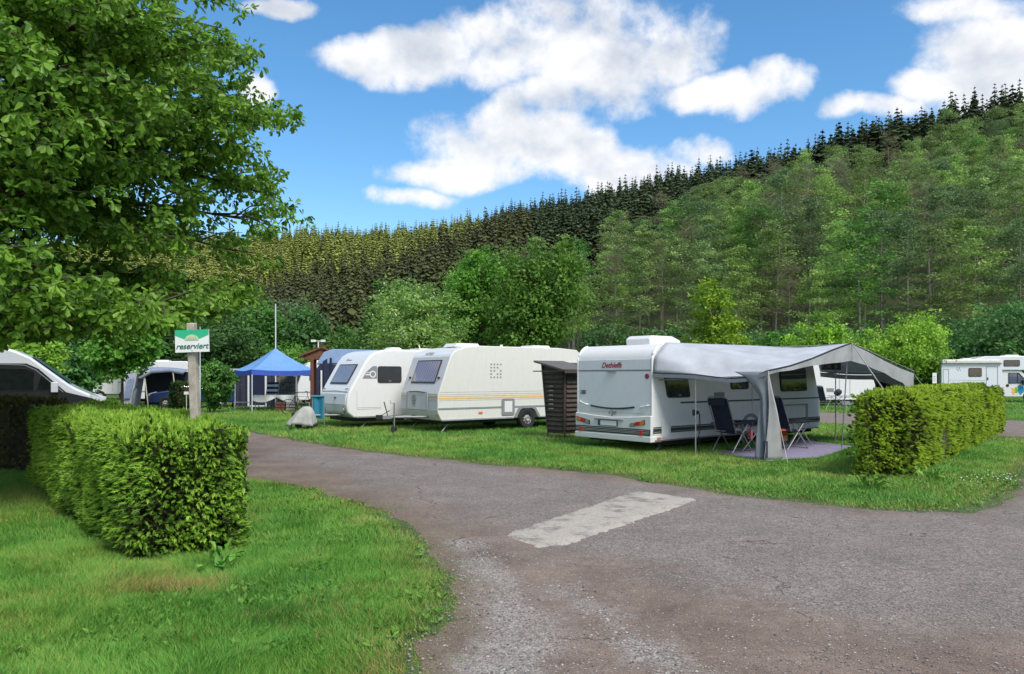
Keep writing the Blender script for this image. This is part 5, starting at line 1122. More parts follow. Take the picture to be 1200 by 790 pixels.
# --- reserved sign
sp = thing('sign_post', 'weathered leaning wooden post with a green and white reserved sign, in the hedge', 'sign', (PX(235, 7.9), 7.9, 0))
lean = .09
part('post', MB().hexa([(-.047, -.045, 0), (.047, -.045, 0), (.047, .05, 0), (-.047, .05, 0), (-.045-lean, -.045, 2.24), (.036-lean, -.045, 2.24), (.036-lean, .05, 2.25), (-.045-lean, .05, 2.25)]), wood_g, sp, bevel=.012)
bx0 = -.245; 
def sgn(x, z): c_, s_ = cos(radians(1.8)), sin(radians(1.8)); return (bx0+x*c_-z*s_+.02, 2.055+x*s_+z*c_)
sw = .174; shh = .115
def spoly(pts, y0, y1): return MB().prism([sgn(sw*a_, shh*b_) for a_, b_ in pts], y0, y1)
bx0 = -.078
board = part('sign_board', spoly([(-1, -1), (1, -1), (1, 1), (-1, 1)], -.075, -.060), paint('sign_white', (.72, .74, .72), .4, var=.03), sp)
part('green_field', spoly([(-1, 1), (-1, .52), (-.5, .20), (0, .02), (.5, .20), (1, .52), (1, 1)], -.0765, -.0752), paint('sign_green', (.02, .42, .22), .4, var=.05), board)
part('oval_crest', spoly([(.42*cos(k*pi/12), .05+.52*sin(k*pi/12)) for k in range(13)], -.0785, -.0768), paint('crest_cream', (.50, .60, .38), .5, var=.1), board)
em = MB()
for k in range(7): em.prism([sgn(sw*(-.32+.1*k), shh*.12), sgn(sw*(-.26+.1*k), shh*.12), sgn(sw*(-.27+.1*k), shh*(.28+.08*(k % 3)))], -.0795, -.0788)
part('crest_drawing', em, paint('crest_green', (.18, .34, .14), .5), board)
p_ = sgn(0, -shh*.48); text_part('sign_lettering', 'reserviert', .083, paint('sign_text', (.015, .12, .11), .5), board, plane_mtx((p_[0], -.0772, p_[1]), (cos(radians(1.8)), 0, sin(radians(1.8))), (0, 0, 1)), .25, bold=.0012)
for zz in (.85, -.85): q_ = sgn(0, shh*zz); part('screw', MB().ring((q_[0], -.08, q_[1]), [(0, -.002), (.005, 0), (.005, .004)], 'y', 8), silver, board)
def mast(px, ytop, Y, label, r=.03, cross=False):
    t = thing('mast', label, 'mast', (PX(px, Y), Y, 0)); h = CH+(HZ-ytop)/F*Y; part('shaft', MB().tube([(0, 0, 0), (0, 0, h)], r, 8, r*.7), paint('mast_white', (.62, .66, .68), .4), t); return t, h
t, h = mast(323, 356, 40.5, 'plain white mast standing behind the peak of the blue pavilion', .04)
t, h = mast(234.5, 372, 30, 'thin white mast with a small wind gauge behind the reserved sign', .02); part('wind_gauge', MB().tube([(-.2, 0, h-.05), (.2, 0, h-.05)], .02).box(-.24, -.14, -.05, .05, h-.02, h+.08).box(.14, .24, -.05, .05, h-.02, h+.08), paint('mast_white', ()), t)

# --- blue pavilion
pn = Vector((PX(295, 35.2), 35.2, 0)); plf = Vector((PX(275, 37.8), 37.8, 0)); prt = pn+Vector((2.6, 1.75, 0))/3.13*3.1; pfr = plf+(prt-pn)
pv = thing('pavilion_tent', 'blue pop-up pavilion with white legs on the lawn', 'tent', ((pn.x+pfr.x)/2, (pn.y+pfr.y)/2, 0)); oc = pv.location.copy()
cs = [p-Vector((oc.x, oc.y, 0)) for p in (pn, prt, pfr, plf)]; EZ = 1.98; AZ = 3.05; rf = MB()
for i in range(4):
    a_, b_ = cs[i], cs[(i+1) % 4]
    def panel(p, q, a_=a_, b_=b_):
        base = a_.lerp(b_, p); f = 1-q; z = EZ+(AZ-EZ)*(q**1.35)*.97+.03*q-(.07*sin(pi*p))*(1-q)*1.0-.05*sin(pi*q)*sin(pi*p); return (base.x*f, base.y*f, z)
    rf.grid(panel, 10, 10)
part('roof_fabric', rf, fab_blue, pv, smooth=True)
vl = MB()
for i in range(4):
    a_, b_ = cs[i], cs[(i+1) % 4]; vl.grid(lambda p, q, a_=a_, b_=b_: (a_.lerp(b_, p).x*1.005, a_.lerp(b_, p).y*1.005, EZ-(.07*sin(pi*p))-.24*q), 10, 2)
part('valance', vl, paint('deep_blue_fabric', (.05, .11, .50), .7, var=.1, trans=.15), pv)
for c_ in cs:
    part('leg', MB().tube([(c_.x*.99, c_.y*.99, 0), (c_.x*.99, c_.y*.99, 1.98)], .028, 4), paint('mast_white', ()), pv)
part('truss', MB().tube([tuple(cs[0]*.99+Vector((0, 0, 1.72))), tuple(cs[1]*.99+Vector((0, 0, 1.72)))], .015).tube([tuple(cs[0]*.99+Vector((0, 0, 1.72))), tuple(cs[3]*.99+Vector((0, 0, 1.72)))], .015), silver, pv)
# dark tent behind with white door frame
dt = thing('tent', 'dark navy walled tent with a white door frame behind the blue pavilion', 'tent', (PX(272, 40.5), 40.5, 0), radians(2))
dw = MB()
for k in range(8): dw.prism([(k*.34, 0), (k*.34+.17, -.05), (k*.34+.34, 0), (k*.34+.17, .02)], 0, 1.98, 'z')
part('tent_wall', dw, paint('navy_tent', (.025, .03, .048), .8, var=.2), dt); part('side_wall', MB().box(-.02, 0.01, .03, 2.4, 0, 1.95), fab_char, dt); part('side_wall', MB().box(2.72, 2.76, .03, 2.4, 0, 1.95), fab_char, dt)
part('roof', MB().prism([(-.1, 1.98), (2.85, 1.98), (2.85, 2.05), (-.1, 2.05)], -.12, 2.5), greyplastic, dt); part('roof_edge', MB().box(-.12, 2.87, -.16, -.121, 1.92, 2.06), stripe_l, dt)
part('door_frame', frame_outline(MB(), .85, 1.85, .02, 1.90, .09, -.12, -.06), white, dt); part('door_opening', MB().box(.95, 1.75, -.058, -.052, .1, 1.8), paint('deep_navy', (.008, .012, .045), .8), dt)
# things in the pavilion
tb = thing('camping_table', 'long table under a white cloth inside the blue pavilion', 'table', (PX(322, 36.8), 36.8, 0), radians(5))
part('table_top', MB().box(-.95, .95, -.38, .38, .70, .74), greyplastic, tb)
for a_ in (-.85, .85):
    for b_ in (-.3, .3): part('leg', MB().tube([(a_, b_, 0), (a_, b_, .7)], .02, 5), silver, tb)
part('tablecloth', MB().grid(lambda p, q: (-1.0+2.0*p, -.42-.04*sin(p*18)*q, .75-(.10+.24*abs(sin(p*4.5+.5)))*q), 24, 4).grid(lambda p, q: (-1.0+2.0*p, -.42+.84*q, .75), 4, 2), paint('white_cloth', (.62, .64, .62), .8, var=.15, scale=20), None, 'white patterned cloth draped over the pavilion table', 'tablecloth', solid=.004, loc=(PX(322, 36.8), 36.8, 0), rz=radians(5))
sc_ = thing('deck_chair', 'blue and white striped folding chair inside the blue pavilion', 'chair', (PX(320, 38.6), 38.6, 0), radians(0))
for k in range(7): part('stripe', MB().box(-.28, .28, -.02-.04*k, .0-.04*k, 1.25-.12*k, 1.36-.12*k), white if k % 2 else fab_navy, sc_)
for s_ in (-1, 1): part('leg', MB().tube([(s_*.3, .1, 1.4), (s_*.3, -.4, 0)], .02, 5).tube([(s_*.3, -.3, .5), (s_*.3, .3, 0)], .02, 5), silver, sc_)
for nm, px_, Yq, w_, z0, z1, mt, lb in (('storage_cabinet', 335, 39.5, .95, .5, 1.85, paint('stone_print', (.12, .11, .09), .9, var=.7, scale=7), 'grey-brown patterned cloth cabinet at the back of the pavilion'),):
    st_ = thing(nm, lb, 'cabinet', (PX(px_, Yq), Yq, 0)); part('cabinet_body', MB().prism([(-w_/2, .02), (w_/2, .02), (w_/2, z1-.25), (.0, z1), (-w_/2, z1-.25)], 0, .5), mt, st_); 
    for k in range(3): part('shelf_line', MB().box(-w_/2-.01, w_/2+.01, -.02, -.001, .5+k*.4, .53+k*.4), wood_d, st_)
for i, (px_, w_, mt, lb) in enumerate(((329, .5, wood_r, 'reddish brown crate under the pavilion table'), (340, .45, wood_g, 'pale wooden crate at the right side under the pavilion'))):
    c_ = thing('crate', lb, 'crate', (PX(px_, 36.2), 36.2, 0)); part('crate_box', MB().box(-w_/2, w_/2, 0, .35, .03, .42), shade_in, c_)
    for k in range(3): part('board', MB().box(-w_/2-.01, w_/2+.01, -.02, -.001, .04+.14*k, .15+.14*k), mt, c_)
# bench
bn = thing('bench', 'low grey metal bench beside the left leg of the pavilion', 'bench', (PX(285, 36.4), 36.4, 0)); part('seat', MB().box(-.45, .4, -.12, .12, .40, .43), greyplastic, bn)
for s_ in (-.4, .35): part('leg', MB().tube([(s_, -.1, 0), (s_, -.1, .4), (s_, .1, .4), (s_, .1, 0)], .015, 5), silver, bn)
# bicycle by the covered trailer
bc = thing('bicycle', 'dark bicycle leaning by the wooden post beside the pavilion', 'bicycle', (PX(352, 33), 33, 0), radians(25))
for xx in (-.5, .5):
    w_ = part('wheel', MB().ring((xx, 0, .34), [(.31, -.015), (.34, -.015), (.34, .015), (.31, .015), (.31, -.015)], 'y', 24), rubber, bc); sp_ = MB()
    for k in range(8): sp_.tube([(xx, 0, .34), (xx+.31*cos(k*pi/4), 0, .34+.31*sin(k*pi/4))], .004, 3)
    part('spokes', sp_, silver, w_)
part('frame', MB().tube([(-.5, 0, .34), (-.12, 0, .32), (.32, 0, .78), (-.22, 0, .80), (-.12, 0, .32)], .02).tube([(-.5, 0, .34), (-.22, 0, .8)], .014).tube([(.32, 0, .78), (.5, 0, .34)], .016).tube([(.32, 0, .78), (.29, 0, .98)], .014), darkplastic, bc)
part('saddle', MB().prism([(-.36, .90), (-.12, .93), (-.08, .96), (-.36, .98)], -.06, .06), darkplastic, bc); part('handlebar', MB().tube([(.25, -.28, 1.0), (.3, 0, .99), (.25, .28, 1.0)], .015), darkplastic, bc)
# grey cover over the hitch
gc = part('covered_trailer_hitch', MB().grid(lambda p, q: (lambda a_, r_, z_: (r_*cos(a_)*1.0, r_*sin(a_)*.6, z_))(2*pi*q, (.43*p**.8)*(1+.20*sin(10*pi*q)*p**2+.08*sin(22*pi*q)*p**2)*(1-.35*cos(2*pi*q)*p), .62*(1-p**1.9)+.10*sin(6*pi*q+1)*p*(1-p*.6)+.06*p*(1+sin(10*pi*q))/2), 14, 40), paint('grey_cover', (.36, .37, .35), .8, var=.15, scale=5), None, 'grey fabric cover draped over gear in front of the left caravan', 'cover', smooth=True, solid=.006, loc=(PX(359, 23.9), 23.9, .10))
gc.name = 'grey_cover'
tr_ = thing('hand_trolley', 'small trolley whose wheels show beneath the grey cover', 'trolley', (PX(360, 24.6), 24.6, 0)); part('axle', MB().tube([(-.2, -.25, .12), (.3, -.25, .12)], .015), silver, tr_)
for xx in (-.2, .3): part('wheel', MB().ring((xx, -.3, .12), [(0, 0), (.1, 0), (.12, .02), (.1, .05), (0, .05)], 'y', 14), rubber, tr_)
# turquoise bag standing upright
tq = thing('folded_windbreak', 'turquoise upright folded panel at the nose of the left caravan', 'windbreak', (PX(373, 24.4), 24.4, 0), radians(-8)); part('panel', MB().grid(lambda p, q: (-.20+.40*p, -.02*sin(p*9), .30+.72*q), 12, 4), paint('turquoise_fabric', (.02, .19, .30), .7, var=.12), tq, solid=.05); part('top_hem', MB().box(-.21, .21, -.05, .03, 1.02, 1.06), paint('turquoise_light', (.08, .35, .45), .7), tq); part('frame', MB().tube([(-.2, 0, 0), (-.2, 0, 1.02)], .014).tube([(.2, 0, 0), (.2, 0, 1.02)], .014), silver, tq)
# wooden gable shelter with brown roof
ws = thing('wooden_shelter', 'brown wooden gable roof on posts behind the left caravan', 'shelter', (PX(378, 34.5), 34.5, 0), radians(10))
for s_ in (-1, 1): part('roof_slope', MB().hexa([(0, -.7, 2.92), (s_*.95, -.7, 2.52), (s_*.95, 1.2, 2.52), (0, 1.2, 2.92), (0, -.7, 3.0), (s_*.98, -.7, 2.60), (s_*.98, 1.2, 2.60), (0, 1.2, 3.0)]), wood_r, ws)
for k in range(7): part('gable_board', MB().prism([(-.78+.23*k, 2.42), (-.57+.23*k, 2.42), (-.57+.23*k, 2.56+.34*(1-abs(-.57+.23*k)/.9)), (-.78+.23*k, 2.56+.34*(1-abs(-.78+.23*k)/.9))], -.6, -.57), wood_r, ws)
for a_, b_ in ((-.42, -.55), (.7, -.55), (-.42, 1.1), (.7, 1.1)): part('post', MB().box(a_-.07, a_+.07, b_-.07, b_+.07, 0, 2.45), wood_r, ws)
t = thing('wind_gauge', 'small white wind gauge on top of the brown shelter roof', 'wind gauge', (PX(373, 34.5), 34.5, 2.80)); part('shaft', MB().tube([(0, 0, 0), (0, 0, .42)], .03), white, t); part('cups', MB().box(-.32, -.12, -.06, .06, .42, .52).box(.12, .32, -.06, .06, .42, .52).tube([(-.2, 0, .46), (.2, 0, .46)], .02), white, t)
# blue-roofed awning behind the left caravan
ba = thing('awning', 'navy walled awning with a pale blue roof behind the left caravan', 'awning', (PX(372, 30), 30, 0), radians(15))
part('roof_fabric', MB().prism([(.25, 2.62), (.1, 2.40), (0, 2.15), (3.9, 2.35), (3.9, 2.70), (.6, 2.75)], 0, 2.2), paint('pale_blue_fabric', (.22, .33, .52), .7, var=.08), ba, bevel=.02)
part('side_wall', MB().grid(lambda p, q: (-.05+.6*p+.1*(1-q)*0, -.02-.04*sin(p*14), .45+1.95*q-.45*(1-p)**2*q), 12, 6), fab_navy, ba, solid=.01); part('wall_stripe', MB().box(.12, .18, -.10, -.07, .5, 1.9), white, ba); part('mid_wall', MB().box(.55, 3.8, .0, .03, .1, 2.15), fab_navy, ba)
# caravan further back seen under the pavilion
def back_caravan(label, loc, rz, L=4.5, wmat=white, name='caravan', windows=((.3, 1.2), (2.2, 3.2)), fw=True):
    t = thing(name, label, 'caravan', loc, rz); pr = [(.1, .35), (0, .6), (.03, 1.2), (.35, 2.1), (.6, 2.4), (1.1, 2.52), (L-.5, 2.52), (L-.1, 2.2), (L, 1.0), (L-.05, .35)]
    part('body', MB().prism(pr, 0, 2.1), wmat, t, bevel=.05); part('underside', MB().box(.4, L-.4, .2, 1.9, .2, .35), shade_in, t)
    for a_, b_ in windows: side_window(t, a_+.35, b_+.35, 1.4, 1.95, pane)
    if fw:
        w_ = part('window', slanted(MB(), .10, 1.40, .34, 2.06, .3, 1.8, .004, .03), darkplastic, t); part('pane', slanted(MB(), .115, 1.44, .325, 2.02, .35, 1.75, .031, .036), paneb, w_)
    part('side_stripe', MB().box(.05, L-.05, -.006, -.001, .75, .82), stripe_g, t); wheel(t, L*.55, -.02, .32, .18); part('roof_hatch', MB().box(L*.4, L*.6, .7, 1.4, 2.52, 2.6), white, t)
    return t
back_caravan('white caravan with blue windows seen under the right side of the blue pavilion', (PX(348, 41), 41, 0), radians(20), 5)
c5 = back_caravan('white caravan far behind the canopy with chairs in front', (PX(1004, 41), 41, 0), radians(180), 6.0, windows=())
# its visible long side faces the camera: give it a door frame and rail
c5.location = (PX(1006, 43.5), 43.5, 0)
f_ = part('entrance_door', frame_outline(MB(), 1.4, 2.0, .5, 2.2, .03, 2.1, 2.115), stripe_l, c5); part('door_step', MB().box(1.4, 2.0, 2.2, 2.5, .1, .3), greyplastic, c5); part('step_leg', MB().box(1.42, 1.46, 2.22, 2.26, 0, .1).box(1.94, 1.98, 2.22, 2.26, 0, .1), silver, c5)
part('wall_vent', MB().box(2.3, 2.7, 2.1, 2.11, .8, 1.0), greyplastic, c5)

# --- camper van at the left
cv = thing('camper_van', 'black and silver high-roof camper van behind the left hedge', 'van', (PX(124, 23.2), 23.2, 0), radians(27))
vgl = paint('van_glass', (.008, .012, .010), .25, var=.3); vgl.node_tree.nodes['Principled BSDF'].inputs['Specular IOR Level'].default_value = .15; silp = paint('silver_van_paint', (.60, .63, .66), .3, metal=.1, coat=.6, var=.03); blk = paint('black_van_paint', (.010, .011, .012), .45, coat=.1, var=.1)
vp = [(-.02, .35), (0, .70), (-.10, .98), (-.75, 1.30), (-.95, 1.42), (-1.95, 2.24), (-2.35, 2.44), (-3.0, 2.62), (-5.7, 2.66), (-5.95, 2.4), (-6.0, .40)]
part('body', MB().prism(vp, 0, 2.0), silp, cv, bevel=.08, seg=4)
part('side_panel', MB().prism([(-1.05, 1.20), (-.30, .99), (-.22, .45), (-5.9, .45), (-5.9, 2.05), (-2.05, 2.05), (-1.75, 1.90)], -.012, -.001), blk, cv)
wdw = part('cab_window', MB().prism([(-1.20, 1.26), (-1.78, 1.80), (-2.0, 1.93), (-2.95, 1.96), (-2.95, 1.22)], -.024, -.013), blk, cv)
part('pane', MB().prism([(-1.26, 1.29), (-1.68, 1.69), (-1.80, 1.27)], -.030, -.0245).prism([(-1.88, 1.27), (-1.86, 1.80), (-2.05, 1.88), (-2.88, 1.91), (-2.88, 1.27)], -.030, -.0245), vgl, wdw)
part('window_trim', MB().tube([(-1.12, -.02, 1.20), (-1.82, -.02, 1.86), (-2.1, -.02, 2.0), (-3.0, -.02, 2.03), (-3.1, -.02, 1.9), (-3.1, -.02, .6)], .014, 5), silver, cv)
part('windscreen', MB().hexa([(-.98, .12, 1.46), (-.98, 1.88, 1.46), (-1.93, 1.78, 2.22), (-1.93, .22, 2.22), (-.965, .12, 1.485), (-.965, 1.88, 1.485), (-1.91, 1.78, 2.25), (-1.91, .22, 2.25)]), vgl, cv)
part('headlight', MB().prism([(-.06, .80), (-.02, 1.0), (-.42, 1.13), (-.36, .98)], -.02, .12), glass('headlamp', (.4, .42, .44)), cv); part('headlight', MB().prism([(-.06, .80), (-.02, 1.0), (-.42, 1.13), (-.36, .98)], 1.88, 2.02), glass('headlamp', ()), cv)
part('mirror', MB().box(-1.42, -1.24, -.28, -.10, 1.20, 1.50).tube([(-1.3, -.1, 1.3), (-1.3, 0, 1.25)], .03), silp, cv, bevel=.03)
part('bonnet_seam', MB().tube([(-.15, .05, .99), (-.80, .05, 1.30)], .008, 4), darkplastic, cv)
part('roof_light_bar', MB().box(-3.2, -2.85, .1, .4, 2.60, 2.72).box(-3.15, -2.9, .15, .35, 2.72, 2.76), darkplastic, cv)
wheel(cv, -.95, -.03, .35, .22); wheel(cv, -4.9, -.03, .35, .22); part('wheel_arch', MB().ring((-.95, -.02, .36), [(.36, 0), (.44, -.01), (.44, .02)], 'y', 22), darkplastic, cv)
part('wheel', MB().box(0, 0, 0, 0, 0, 0), rubber, cv) if False else None

# --- cars
def car(label, loc, rz, mt, name='car'):
    t = thing(name, label, 'car', loc, rz)
    lo = [(0, .30), (-.02, .62), (.12, .80), (1.05, .95), (1.3, .98), (3.55, 1.0), (4.1, .98), (4.2, .7), (4.15, .30)]
    part('body', MB().prism(lo, 0, 1.75), mt, t, bevel=.07, seg=3)
    cb = MB().hexa([(1.1, .08, .97), (3.85, .08, .99), (3.85, 1.67, .99), (1.1, 1.67, .97), (1.95, .25, 1.42), (3.35, .25, 1.44), (3.35, 1.5, 1.44), (1.95, 1.5, 1.42)]); part('cabin', cb, mt, t, bevel=.05, seg=3)
    part('windscreen', MB().hexa([(1.14, .16, 1.0), (1.14, 1.59, 1.0), (1.90, 1.46, 1.39), (1.90, .29, 1.39), (1.11, .16, 1.02), (1.11, 1.59, 1.02), (1.88, 1.46, 1.42), (1.88, .29, 1.42)]), paneb, t)
    for s_, yy in ((-1, .09), (1, 1.66)):
        off = .165
        part('side_window', MB().hexa([(1.35, yy+s_*.0, 1.02), (2.4, yy+s_*.0, 1.02), (2.4, yy-s_*off, 1.37), (2.02, yy-s_*off, 1.37), (1.35, yy+s_*.02, 1.02), (2.4, yy+s_*.02, 1.02), (2.4, yy-s_*(off-.02), 1.37), (2.02, yy-s_*(off-.02), 1.37)]), pane, t)
        part('side_window', MB().hexa([(2.48, yy, 1.02), (3.6, yy, 1.02), (3.25, yy-s_*off, 1.37), (2.48, yy-s_*off, 1.37), (2.48, yy+s_*.02, 1.02), (3.6, yy+s_*.02, 1.02), (3.25, yy-s_*(off-.02), 1.37), (2.48, yy-s_*(off-.02), 1.37)]), pane, t)
    for yy in (.10, 1.30): part('headlight', MB().prism([(-.03, .66), (-.01, .78), (.30, .86), (.30, .72)], yy, yy+.35), glass('headlamp', (.4, .42, .44)), t)
    part('grille', MB().box(-.035, -.01, .5, 1.25, .42, .60), darkplastic, t); part('door_handle', MB().box(2.2, 2.35, -.02, 0, .86, .89), silver, t)
    for xx in (.78, 3.4): wheel(t, xx, -.02, .31, .2); part('wheel', MB().ring((xx, 1.58, .31), [(0, 0), (.31, 0), (.31, .19), (0, .19)], 'y', 18), rubber, t)
    part('mirror', MB().box(1.55, 1.7, -.16, -.02, 1.0, 1.12), mt, t, bevel=.02)
    return t
car('dark blue car with its nose showing in front of the small hedge', (PX(174, 38.2), 38.2, 0), radians(22), paint('navy_car', (.012, .028, .11), .2, coat=.9, var=.05))
car('pale silver car half hidden behind the leafy bush and the pavilion', (PX(254, 47), 47, .35), radians(10), paint('silver_car', (.5, .53, .57), .25, coat=.6, var=.04))
# --- caravan with inflatable grey awning (left)
c4 = back_caravan('white caravan behind the grey arched awning on the left', (PX(141, 43), 43, 0), radians(12), 4.0, windows=())
aw = thing('awning', 'grey-blue arched inflatable awning in front of the left background caravan', 'awning', (PX(152, 41), 41, 0), radians(14))
part('roof_fabric', MB().grid(lambda p, q: (.15+2.75*p, -1.6+1.9*q, 1.85+.30*sin(pi*(.25+.55*p))-.12*(1-q)-.12*p*(1-q)), 14, 4), paint('blue_grey_fabric', (.20, .25, .36), .8, var=.12), aw, solid=.02, smooth=True)
part('side_wall', MB().hexa([(-.12, -1.5, 0), (.42, -1.6, 0), (.42, .3, 0), (-.12, .3, 0), (.18, -1.5, 1.82), (.72, -1.6, 1.86), (.72, .3, 2.0), (.18, .3, 1.9)]), paint('pale_panel', (.36, .39, .46), .8, var=.1), aw)
part('window_strip', MB().hexa([(.08, -1.64, .5), (.38, -1.66, .5), (.38, -1.63, .5), (.08, -1.61, .5), (.28, -1.64, 1.5), (.58, -1.66, 1.55), (.58, -1.63, 1.55), (.28, -1.61, 1.5)]), paint('blue_grey_fabric', ()), aw)
part('air_beam', MB().tube([(.50, -1.64, 0), (.62, -1.66, .9), (.85, -1.66, 1.55), (1.4, -1.62, 1.88), (2.3, -1.6, 1.95), (2.95, -1.55, 1.82)], .085, 8), fab_g, aw, smooth=True)
for xx in (1.15, 2.55): part('pole', MB().tube([(xx+.1, -1.55, 0), (xx-.1, -1.6, 1.85)], .03, 6), paint('cream_pole', (.55, .53, .42), .6), aw)
part('inner_wall', MB().box(.7, 2.9, .25, .29, .1, 1.9), fab_char, aw)
# --- white vehicles further left
def panel_van(label, loc, rz, L=2.6):
    t = thing('camper_van', label, 'van', loc, rz); part('body', MB().prism([(0, .4), (.0, 1.0), (.35, 1.9), (.6, 2.2), (L, 2.25), (L, .4)], 0, 1.9), white, t, bevel=.06)
    part('windscreen', slanted(MB(), .02, 1.05, .34, 1.86, .15, 1.75, .002, .015), paneb, t); part('side_window', MB().prism([(.4, 1.2), (.6, 1.8), (1.1, 1.8), (1.1, 1.2)], -.01, -.001), pane, t)
    wheel(t, .55, -.02, .33, .2); part('wheel', MB().ring((L-.55, -.02, .33), [(0, 0), (.33, 0), (.33, .19), (0, .19)], 'y', 18), rubber, t)
    for k in range(3): part('body_rib', MB().box(1.3+.35*k, 1.34+.35*k, -.012, -.001, .6, 2.0), stripe_l, t)
    return t
panel_van('white panel van parked far back left of the grey arched awning', (PX(107, 52), 52, 0), radians(15))
rs = thing('garden_shed', 'reddish shed with a small grey roof far behind the camper van', 'shed', (PX(98, 58), 58, 0)); part('wall', MB().box(-.5, .6, 0, 1.5, 0, 1.7), wood_r, rs); part('roof', MB().prism([(-.7, 1.7), (.05, 2.15), (.8, 1.7)], -.2, 1.7), felt, rs); part('door', MB().box(-.15, .35, -.03, -.001, .02, 1.45), paint('shed_door', (.30, .03, .04), .6), rs)
ns_ = thing('notice_sign', 'tiny white plate on a stake in front of the small square hedge', 'sign', (PX(218.5, 36.6), 36.6, 0)); part('stake', MB().tube([(0, 0, 0), (0, 0, .85)], .02, 5), paint('cream_pole', ()), ns_); part('plate', MB().box(-.11, .11, -.03, -.01, .78, .92), white, ns_)
ns_ = thing('notice_sign', 'white upright notice board beside the motorhome at the right', 'sign', (PX(1095, 45.5), 45.5, 0)); part('plate', MB().box(-.13, .13, -.03, 0, 1.22, 1.85), white, ns_, bevel=.01); part('stake', MB().tube([(0, .02, 0), (0, .02, 1.3)], .03, 6), silver, ns_); part('printed_lines', MB().box(-.08, .08, -.034, -.0305, 1.62, 1.65).box(-.08, .06, -.034, -.0305, 1.5, 1.52).box(-.08, .07, -.034, -.0305, 1.4, 1.42), stripe_g, ns_)

# --- motorhome at the right
mh = thing('motorhome', 'white motorhome with an alcove over the cab and a coloured fish on its door', 'motorhome', (PX(1103, 48), 48, 0), radians(-13))
part('living_body', MB().prism([(0, .42), (0, 2.60), (.08, 2.70), (1.9, 2.72), (2.5, 2.90), (5.1, 2.90), (5.45, 2.62), (5.5, 2.35), (5.0, 2.02), (3.45, 2.02), (3.45, .5), (3.3, .42)], 0, 2.2), bluewhite, mh, bevel=.05, seg=3)
part('cab', MB().prism([(3.452, .42), (3.452, 2.018), (4.5, 2.018), (5.25, 1.22), (5.95, 1.02), (6.1, .75), (6.1, .38), (3.7, .36)], .10, 2.1), white, mh, bevel=.05, seg=3)
side_window(mh, 1.55, 2.30, 1.62, 2.17, pane); side_window(mh, 3.52, 4.42, 2.26, 2.66, pane)
part('awning_box', MB().box(.03, 3.35, -.12, -.001, 2.47, 2.66), cream, mh, bevel=.03); part('awning_rail', MB().box(.03, 3.4, -.125, -.001, 2.44, 2.468), greyplastic, mh)
d_ = part('entrance_door', frame_outline(MB(), 2.55, 3.20, .55, 2.26, .022, -.014, -.002), stripe_g, mh); part('handle', MB().box(2.60, 2.66, -.03, -.015, 1.42, 1.58), darkplastic, d_)
part('service_hatch', frame_outline(MB(), .11, .44, 1.0, 2.10, .02, -.014, -.002), stripe_g, mh); part('body_moulding', MB().box(.47, 2.5, -.01, -.001, 1.40, 1.42), stripe_l, mh)
em = MB()
for k, (a_, b_) in enumerate(((.88, 2.16), (1.02, 2.16), (.88, 2.06), (.94, 1.98), (1.06, 2.00), (1.0, 2.10))): em.box(a_, a_+.06, -.006, -.001, b_, b_+.05)
part('emblem', em, stripe_g, mh)
cw = part('cab_window', MB().prism([(3.82, 1.20), (3.82, 1.86), (4.40, 1.86), (4.95, 1.22)], .072, .098), darkplastic, mh); part('pane', MB().prism([(3.86, 1.24), (3.86, 1.82), (4.28, 1.82), (4.28, 1.24)], .064, .0715).prism([(4.34, 1.24), (4.34, 1.80), (4.86, 1.24)], .064, .0715), paneb, cw)
part('mirror', MB().box(4.55, 4.78, -.12, .06, 1.12, 1.42), darkplastic, mh, bevel=.02); part('fuel_cap', MB().ring((3.77, .095, 1.07), [(0, -.01), (.09, -.01), (.09, .01)], 'y', 14), darkplastic, mh)
part('windscreen', MB().hexa([(4.56, .25, 1.975), (5.22, .25, 1.27), (5.22, 1.95, 1.27), (4.56, 1.95, 1.975), (4.58, .25, 1.995), (5.24, .25, 1.29), (5.24, 1.95, 1.29), (4.58, 1.95, 1.995)]), paneb, mh)
wheel(mh, 5.05, .05, .34, .2); wheel(mh, 1.3, -.0, .34, .2); part('wheel_arch', MB().ring((5.05, .085, .36), [(.35, 0), (.43, -.005), (.43, .02)], 'y', 22), darkplastic, mh)
part('roof_hatch', MB().prism([(1.4, 2.71), (1.5, 2.80), (1.9, 2.80), (2.0, 2.71)], .7, 1.3), white, mh); part('roof_hatch', MB().prism([(3.75, 2.9), (3.9, 3.0), (4.6, 3.0), (4.7, 2.9)], .7, 1.4), white, mh)
fsh = lambda pts, y0=.088: MB().prism(pts, y0, .099)
part('fish_body', fsh([(4.32, 1.06), (4.50, 1.10), (4.62, 1.00), (4.80, .80), (4.62, .62), (4.50, .50), (4.42, .56), (4.38, .68), (4.30, .78), (4.36, .90)]), paint('fish_teal', (.01, .28, .42), .4), mh)
part('fish_middle', fsh([(4.20, .98), (4.33, .95), (4.30, .80), (4.38, .70), (4.28, .60), (4.16, .66), (4.22, .78), (4.16, .88)], .0885), paint('fish_green', (.18, .45, .05), .4), mh)
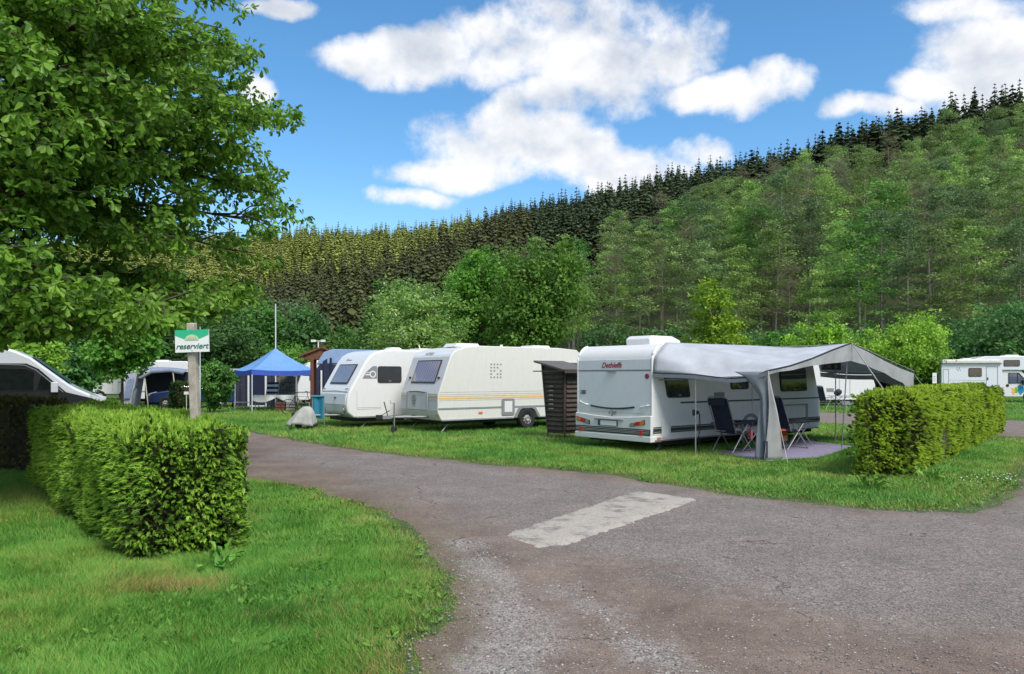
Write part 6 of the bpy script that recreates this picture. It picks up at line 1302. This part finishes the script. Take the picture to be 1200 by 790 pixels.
part('fish_tail', fsh([(3.98, .90), (4.16, .90), (4.20, .80), (4.15, .68), (4.16, .55), (4.02, .50), (4.06, .62), (3.98, .66), (4.06, .76)], .089), paint('fish_yellow', (.80, .45, .02), .4), mh)
# --- grey covered thing/hedge trailing bits far right behind canopy
wr = thing('gas_cabinet', 'low white box with a grey lid far behind the canopy end', 'box', (PX(1024, 53), 53.5, 0)); part('box_wall', MB().box(-.6, .9, 0, .8, 0, 1.5), white, wr); part('lid', MB().box(-.7, 1.0, -.1, .9, 1.5, 1.62), greyplastic, wr)
# weed clump at the corner of the right hedge, daisies by the path
def weed(label, x, y, n_, s, tcol=(.2, .6), name='weed_plant'):
    k = n_; P = np.column_stack([R.normal(0, s*.5, k), R.normal(0, s*.5, k), R.uniform(.02, .16, k)]); D = unit(np.column_stack([P[:, 0], P[:, 1], R.uniform(.05, .2, k)])+R.normal(0, .1, (k, 3))); Nn = unit(np.array([0, 0, 1.0])+rdir(k)*.4)
    V, Fa, T_ = leaves6(P, D, Nn, R.uniform(.07, .14, k), R.uniform(.04, .08, k), R.uniform(*tcol, k)); root = thing(name, label, 'plant', (x, y, 0)); np_obj('leaves', np_mesh('leaves', V, Fa, [gm], tint=T_), root)
    part('stem', MB().tube([(0, 0, 0), (.02, 0, .12)], .006, 4), bark, root)
weed('large-leaved weed at the foot of the near end of the right hedge', *G(1020, 574), 70, .22); weed('leafy weed at the base of the left hedge end', *G(258, 668), 26, .10); weed('low weed cluster in front of the right hedge side', *G(1085, 562), 40, .3)
nf_ = 90; x = 7.9+R.normal(0, .45, nf_); y = 12.0+R.normal(0, .35, nf_); k = ~in_poly(x, y, ROADR) & ~in_poly(x, y, HEDGES_FP[1]); x, y = x[k], y[k]; nf_ = len(x)
V, Fa, T_ = kites(np.column_stack([x, y, R.uniform(.05, .10, nf_)]), unit(R.normal(size=(nf_, 3))*np.array([1, 1, .3])), np.tile([0, -.5, 1.0], (nf_, 1)), .022, .022, np.full(nf_, .5), .5)
np_obj('daisies', np_mesh('daisies', V, Fa, [paint('daisy_white', (.75, .76, .72), .6)], tint=T_), label='tiny white daisies in the grass beside the right hedge', cat='flowers', kind='stuff')
